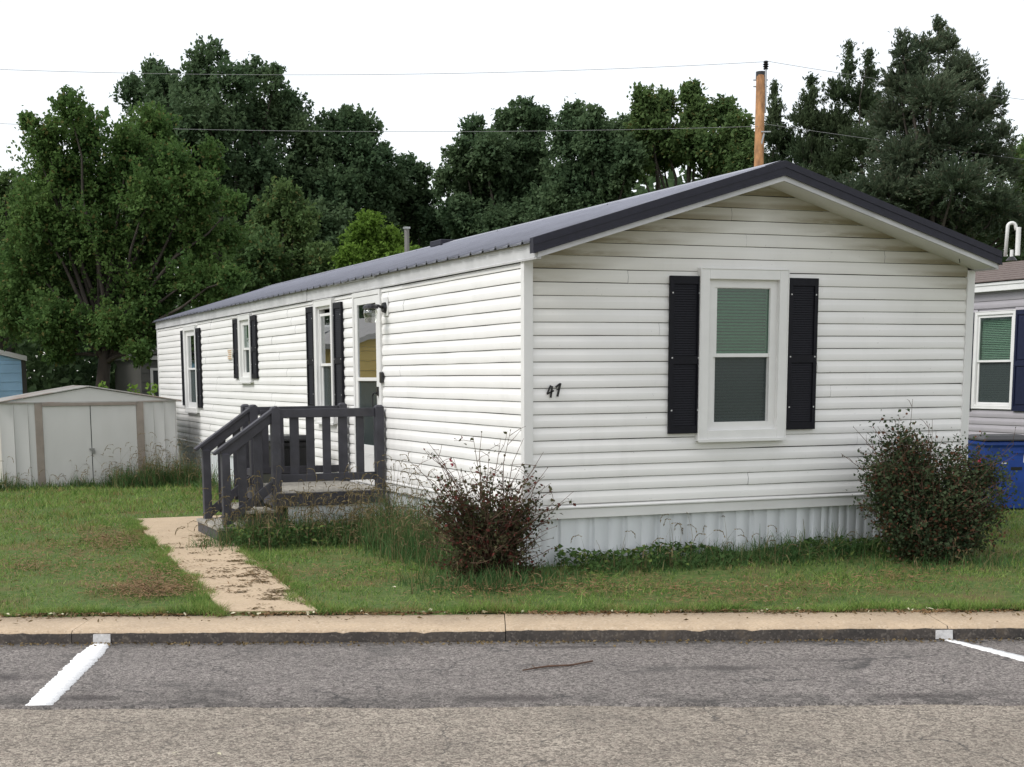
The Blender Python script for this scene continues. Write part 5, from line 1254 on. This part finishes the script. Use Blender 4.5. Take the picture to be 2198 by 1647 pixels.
# ------------------------------------------------------------------ rose bushes
def rose_bush(label, base, rx, ry, hgt, nst, nleaf, mat, bare, lobes=None, flowers=()):
    bz = float(ground(base[0], base[1])); b = np.array([base[0], base[1], bz])
    t = empty("rose_bush", tuple(b), label, "bush", "rose bushes at the front corners")
    m = MB(); mb_ = MB(); LC = []; LA = []; tipsL = []
    for i in range(nst):
        ph = rng.uniform(0, 2*np.pi); rr = math.sqrt(rng.uniform(0.02, 1))
        lob = lobes[i % len(lobes)] if lobes else None
        isb = i < nst*bare
        hh_ = hgt*(rng.uniform(0.95, 1.22) if isb else rng.uniform(0.55, 0.95))*(1-0.28*rr*rr)
        tip = b+np.array([math.cos(ph)*rx*rr, math.sin(ph)*ry*rr, hh_])
        if lob:
            v_ = unit(rng.normal(0, 1, 3))*rng.uniform(0.3, 1.1)*(1.45 if isb else 1.0); tip = b+np.array([lob[0], lob[1], lob[2]])+v_*lob[3]*np.array([1, 0.9, 1.15 if isb else 1.0]); tip[2] = max(tip[2], bz+0.06)
            if isb: tip = tip+np.array([rng.normal(0, 0.15), rng.normal(0, 0.06), rng.uniform(0.04, 0.36 if bare > 0.3 else 0.16)])
        st = b+np.array([math.cos(ph)*rx*rr*0.22, math.sin(ph)*ry*rr*0.22, -0.03])
        pts = []
        for k in range(6):
            s_ = k/5; p_ = st+(tip-st)*np.array([s_**1.35, s_**1.35, s_**0.85]); 
            if k: p_ = p_+rng.normal(0, 0.018, 3)
            pts.append(p_)
        m.tube(pts, [0.007, 0.006, 0.0048, 0.004, 0.003, 0.0016], 4, False)
        tipsL.append(pts[-1])
        P = np.array(pts)
        # side shoots
        for j in range(4 if isb else 3):
            k = rng.integers(2, 6); q = P[k-1]+(P[min(k, 5)]-P[k-1])*rng.uniform()
            dv = unit(rng.normal(0, 1, 3)*np.array([1, 1, 0.4])+np.array([math.cos(ph)*0.5, math.sin(ph)*0.5, 0.7]))*rng.uniform(0.08, 0.24)
            m.tube([q, q+dv*0.5+rng.normal(0, 0.01, 3), q+dv], [0.003, 0.0024, 0.0014], 3, False); tipsL.append(q+dv)
            if not isb or rng.uniform() < 0.35:
                for s_ in rng.uniform(0.1, 1, 6): LC.append(q+dv*s_+rng.normal(0, 0.02, 3)); LA.append(dv)
        per = max(1, nleaf//nst)
        if not isb:
            s_ = rng.uniform(0.12, 1.02, per)
            idx = np.clip((s_*5).astype(int), 0, 4); fr = s_*5-idx
            q = P[idx]+(P[idx+1]-P[idx])*fr[:, None]+rng.normal(0, 0.048, (per, 3))
            LC += list(q); LA += list(rng.normal(0, 1, (per, 3)))
        else:
            for s_ in rng.uniform(0.2, 0.75, per//3):
                kk = int(s_*5); LC.append(P[kk]+rng.normal(0, 0.03, 3)); LA.append(rng.normal(0, 1, 3))
    m.build("stems", MAT['twigwood'], t)
    C = np.array(LC); A = np.array(LA)+rng.normal(0, 0.5, (len(LC), 3)); ok = C[:, 2] > bz+0.02; C, A = C[ok], A[ok]
    if base[1] > -2: C[:, 1] = np.where((C[:, 0] > 0) & (C[:, 0] < W), np.minimum(C[:, 1], -0.03), C[:, 1])
    N = rng.normal(0, 0.6, C.shape)+np.array([0, -0.3, 0.7])
    sz = rng.uniform(0.018, 0.040, len(C))
    tag(leaves("foliage", C, A, N, sz*1.15, sz*0.8, mat, t), kind='stuff')
    tp_ = np.array(tipsL); tp_ = tp_[rng.choice(len(tp_), len(tp_)//2, False)]
    tag(leaves("buds", tp_, rng.normal(0, 0.3, tp_.shape)+np.array([0, 0, 1]), rng.normal(0, 1, tp_.shape), np.full(len(tp_), 0.024), np.full(len(tp_), 0.014), MAT['rose_red'], t), kind='stuff')
    for f in flowers:
        c = b+np.array(f); n = 18
        q = c+rng.normal(0, 0.007, (n, 3))
        leaves("flower", q, rng.normal(0, 1, (n, 3)), rng.normal(0, 1, (n, 3)), np.full(n, 0.018), np.full(n, 0.016), MAT['petal'], t)
    return t
rose_bush("twiggy reddish rose bush with bare stems at the near left corner", (-0.40, -0.16), 0.62, 0.52, 1.02, 230, 10500, MAT['rose_red'], 0.46, [(-0.36, 0.0, 0.74, 0.22), (-0.05, 0.0, 0.80, 0.24), (0.30, -0.05, 0.70, 0.24), (-0.2, 0.0, 0.52, 0.26), (0.15, 0.0, 0.50, 0.28), (-0.05, -0.05, 0.25, 0.30), (0.30, -0.1, 0.22, 0.24), (-0.32, -0.05, 0.2, 0.2), (0.45, 0.0, 0.55, 0.2), (-0.48, 0.0, 0.62, 0.18)], flowers=((-0.36, 0.0, 1.05), (-0.34, 0.01, 1.01)))
rose_bush("large dense dark rose bush at the right front corner", (3.84, -0.62), 0.72, 0.50, 1.26, 420, 50000, MAT['rose_green'], 0.13, [(-0.30, 0.1, 1.16, 0.20), (-0.34, 0.1, 1.02, 0.26), (-0.12, 0.1, 1.08, 0.22), (-0.52, 0.05, 0.92, 0.20), (0.62, -0.05, 0.90, 0.16), (-0.05, 0.1, 0.98, 0.28), (0.28, 0.0, 0.92, 0.30), (0.52, -0.05, 0.78, 0.28), (-0.45, 0.05, 0.82, 0.24), (-0.30, 0.0, 0.66, 0.36), (0.1, -0.1, 0.6, 0.40), (0.40, -0.1, 0.52, 0.36), (-0.1, -0.1, 0.3, 0.38), (0.25, -0.1, 0.24, 0.36), (-0.55, -0.05, 0.55, 0.22), (0.68, -0.1, 0.50, 0.24), (0.72, -0.1, 0.80, 0.18), (-0.62, 0.0, 0.72, 0.18), (-0.42, -0.1, 0.34, 0.26), (0.50, -0.1, 0.28, 0.26)], flowers=((0.47, -0.15, 0.93),))

# ------------------------------------------------------------------ litter
def scatter_flat(name, x, y, z, l0, l1, mat, wr=0.3, tilt=0.2):
    n = len(x); C = np.stack([x, y, z+rng.uniform(0.002, 0.008, n)], -1)
    ax = np.stack([rng.normal(0, 1, n), rng.normal(0, 1, n), rng.normal(0, 0.08+0.3*(tilt > 0.5), n)], -1)
    nm = rng.normal(0, tilt, (n, 3))+np.array([0, 0, 1.0]); ln = rng.uniform(l0, l1, n)
    return tag(leaves(name, C, ax, nm, ln, ln*wr, mat, None, 0.1), kind='stuff')
# clippings on the walk, in clumps
cx_ = []; cy_ = []
for k in range(85):
    y0 = rng.uniform(-1.0, 4.6)*1.0; l, r = walk_x(y0); x0 = l+(r-l)*rng.uniform(0.05, 1.0)**(0.6); s_ = rng.uniform(0.02, 0.075); n = rng.integers(8, 42)
    cx_ += list(rng.normal(x0, s_*1.2, n)); cy_ += list(rng.normal(y0, s_*0.7, n))
cx_ = np.array(cx_); cy_ = np.array(cy_); k_ = cy_ > (-1.9-cx_*EF[0])/EF[1]
cx_, cy_ = cx_[k_], cy_[k_]
scatter_flat("grass_clippings", cx_, cy_, ground(cx_, cy_)+0.022, 0.015, 0.05, MAT['dirtlitter'], 0.25)
# debris between grass and kerb, and in the gutter
n = 3600; a = rng.uniform(-6.5, 7.5, n); b = -1.915-np.abs(rng.normal(0, 0.065, n))*(0.2+1.3*patchy(a*1.3, a*0.7)**2); x = a*ER[0]+b*EF[0]; y = a*ER[1]+b*EF[1]
scatter_flat("kerb_debris", x, y, np.full(n, CT+0.014), 0.015, 0.05, MAT['brownlitter'], 0.4, 1.6)
n = 2600; a = rng.uniform(-6.5, 7.5, n); b = -1.93-np.abs(rng.normal(0, 0.05, n))*(0.2+1.3*patchy(a*2.1, a*1.1)**2); x = a*ER[0]+b*EF[0]; y = a*ER[1]+b*EF[1]
scatter_flat("kerb_debris", x, y, np.full(n, CT+0.012), 0.015, 0.06, MAT['dirtlitter'], 0.3, 1.6)
n = 420; a = rng.uniform(-6.5, 7.5, n); b = -1.95-np.abs(rng.normal(0, 0.16, n)); k_ = b > -2.5; x = a[k_]*ER[0]+b[k_]*EF[0]; y = a[k_]*ER[1]+b[k_]*EF[1]
scatter_flat("kerb_debris", x, y, np.full(k_.sum(), CT+0.012), 0.012, 0.05, MAT['dirtlitter'], 0.35, 1.4)
n = 1500; a = rng.uniform(-6.5, 7.5, n); b = -2.60-np.abs(rng.normal(0, 0.06, n)); x = a*ER[0]+b*EF[0]; y = a*ER[1]+b*EF[1]
scatter_flat("gutter_debris", x, y, np.full(n, LZ+0.002), 0.01, 0.035, MAT['dirtlitter'], 0.6, 1.4)
n = 160; a = rng.uniform(-6.5, 7.5, n); b = -1.95+rng.normal(0, 0.06, n)*1.0; x = a*ER[0]+b*EF[0]; y = a*ER[1]+b*EF[1]
scatter_flat("leaf_litter", x, y, np.full(n, CT+0.022), 0.02, 0.045, MAT['paleleaf'], 0.6, 0.7)
# dry brown patches on the lawn
px_ = []; py_ = []
for k, (u, v, su, sv, n) in enumerate(((235, 1158, 40, 13, 1500), (330, 1240, 60, 20, 1000), (300, 1268, 60, 10, 900), (345, 1262, 40, 8, 500), (180, 1205, 90, 22, 700), (60, 1215, 50, 12, 400), (760, 1230, 90, 16, 400), (1040, 1262, 70, 10, 500), (1450, 1262, 200, 12, 900), (120, 1175, 26, 12, 160), (1290, 1260, 60, 10, 260), (1950, 1240, 70, 12, 320), (1560, 1290, 90, 8, 220), (80, 1140, 22, 7, 120), (600, 1235, 50, 14, 150), (1750, 1260, 120, 12, 300))):
    for i in range(n):
        uu, vv = rng.normal(u, su), rng.normal(v, sv); d_ = (uu-CX)/FPX*AR-(vv-CY)/FPX*AU+AF; t_ = (-0.06-CAM[2])/d_[2]; p_ = CAM+t_*d_
        px_.append(p_[0]); py_.append(p_[1])
px_ = np.array(px_); py_ = np.array(py_)
scatter_flat("dead_grass", px_, py_, ground(px_, py_)+rng.uniform(0.02, 0.05, len(px_)), 0.03, 0.09, MAT['brownlitter'], 0.16)
# soil washed out of the lawn over the back of the kerb, ragged edge
al = np.linspace(-7, 8, 900); rag = 0.012+0.05*patchy(al*2.3, al*1.7)**2+0.02*np.abs(np.sin(al*17+np.sin(al*7)))+rng.uniform(0, 0.012, len(al)); V = []; F = []
for i, (a_, r_) in enumerate(zip(al, rag)):
    for b_, z_ in ((-1.84, -0.080), (-1.905, -0.074), (-1.915-r_*0.6, CT+0.016), (-1.915-r_, CT+0.002)): V.append((*rp(a_, b_), z_+rng.normal(0, 0.002)))
    if i: F += [(4*i-4+q, 4*i+q, 4*i+q+1, 4*i-3+q) for q in range(3)]
tag(np_mesh("soil_edge", V, F, MAT['soil'], None, True), kind='structure')
# single pale leaves that can be picked out
LV = [(250, 1252, 'l', "pale dry leaf on the left lawn beside the walk"), (850, 1257, 'l', "pale crumpled leaf on the lawn below the rose bush left side"), (1155, 1253, 'l', "small pale leaf on the lawn just below the twiggy rose bush"),
      (365, 1316, 'c', "pale curled leaf on the grass edge left of the walk"), (655, 1531, 'r', "pale leaf on the worn road below the seam"), (368, 1617, 'r', "yellowish leaf at the bottom left of the road"),
      (475, 1620, 'r', "yellowish leaf at the bottom of the road, right of its neighbour"), (2120, 1590, 'r', "dark brown bark scrap on the road at lower right"), (1640, 1255, 'l', "pale leaf on the lawn in front of the skirting"), (2178, 1371, 'p', "yellow leaf in the gutter near the right parking line"),
      (13, 1380, 'p', "white scrap in the gutter at the left edge"), (555, 1368, 'p', "brown crumpled leaf against the kerb face below the walk"), (1650, 1308, 'c', "pale leaf on the grass edge above the kerb at centre right"), (2005, 1308, 'c', "pale leaf on the grass edge near the right kerb joint")]
for u, v, k, lab in LV:
    z = {'l': -0.04, 'c': -0.085, 'r': ROADZ, 'p': LZ}[k]+0.008
    d_ = (u-CX)/FPX*AR-(v-CY)/FPX*AU+AF; t_ = (z-CAM[2])/d_[2]; c = CAM+t_*d_
    if k == 'l': c[2] = float(ground(c[0], c[1]))+0.035
    s_ = 0.040 if k != 'r' else 0.028; th = rng.uniform(0, 6.28)
    V = [(0, 0, 0), (0.55, 0.32, 0.12), (0.95, 0.22, 0.2), (1.35, 0.0, 0.10), (0.9, -0.3, 0.26), (0.5, -0.34, 0.16), (0.3, 0.1, 0.02)]
    V = [(c[0]+s_*(p[0]*math.cos(th)-p[1]*math.sin(th)), c[1]+s_*(p[0]*math.sin(th)+p[1]*math.cos(th)), c[2]+s_*p[2]) for p in V]
    o = MB().add(V, [(0, 6, 1), (1, 6, 2), (6, 4, 2), (2, 4, 3), (6, 5, 4), (0, 5, 6)]).build("fallen_leaf", MAT['twigwood'] if ('brown' in lab) else MAT['paleleaf'])
    tag(o, lab, "leaf", "fallen leaves")
# twig on the asphalt
def road_pt(u, v): 
    d_ = (u-CX)/FPX*AR-(v-CY)/FPX*AU+AF; t_ = (LZ+0.01-CAM[2])/d_[2]; return CAM+t_*d_
tw = MB().tube([road_pt(1122, 1439), road_pt(1150, 1434), road_pt(1178, 1430), road_pt(1225, 1428), road_pt(1272, 1419)], [0.004, 0.006, 0.007, 0.007, 0.006], 6)
tw.tube([road_pt(1150, 1434), road_pt(1142, 1428)], [0.004, 0.002], 5)
tag(tw.build("twig", MAT['twigwood']), "thin brown twig lying on the dark parking lane", "twig")
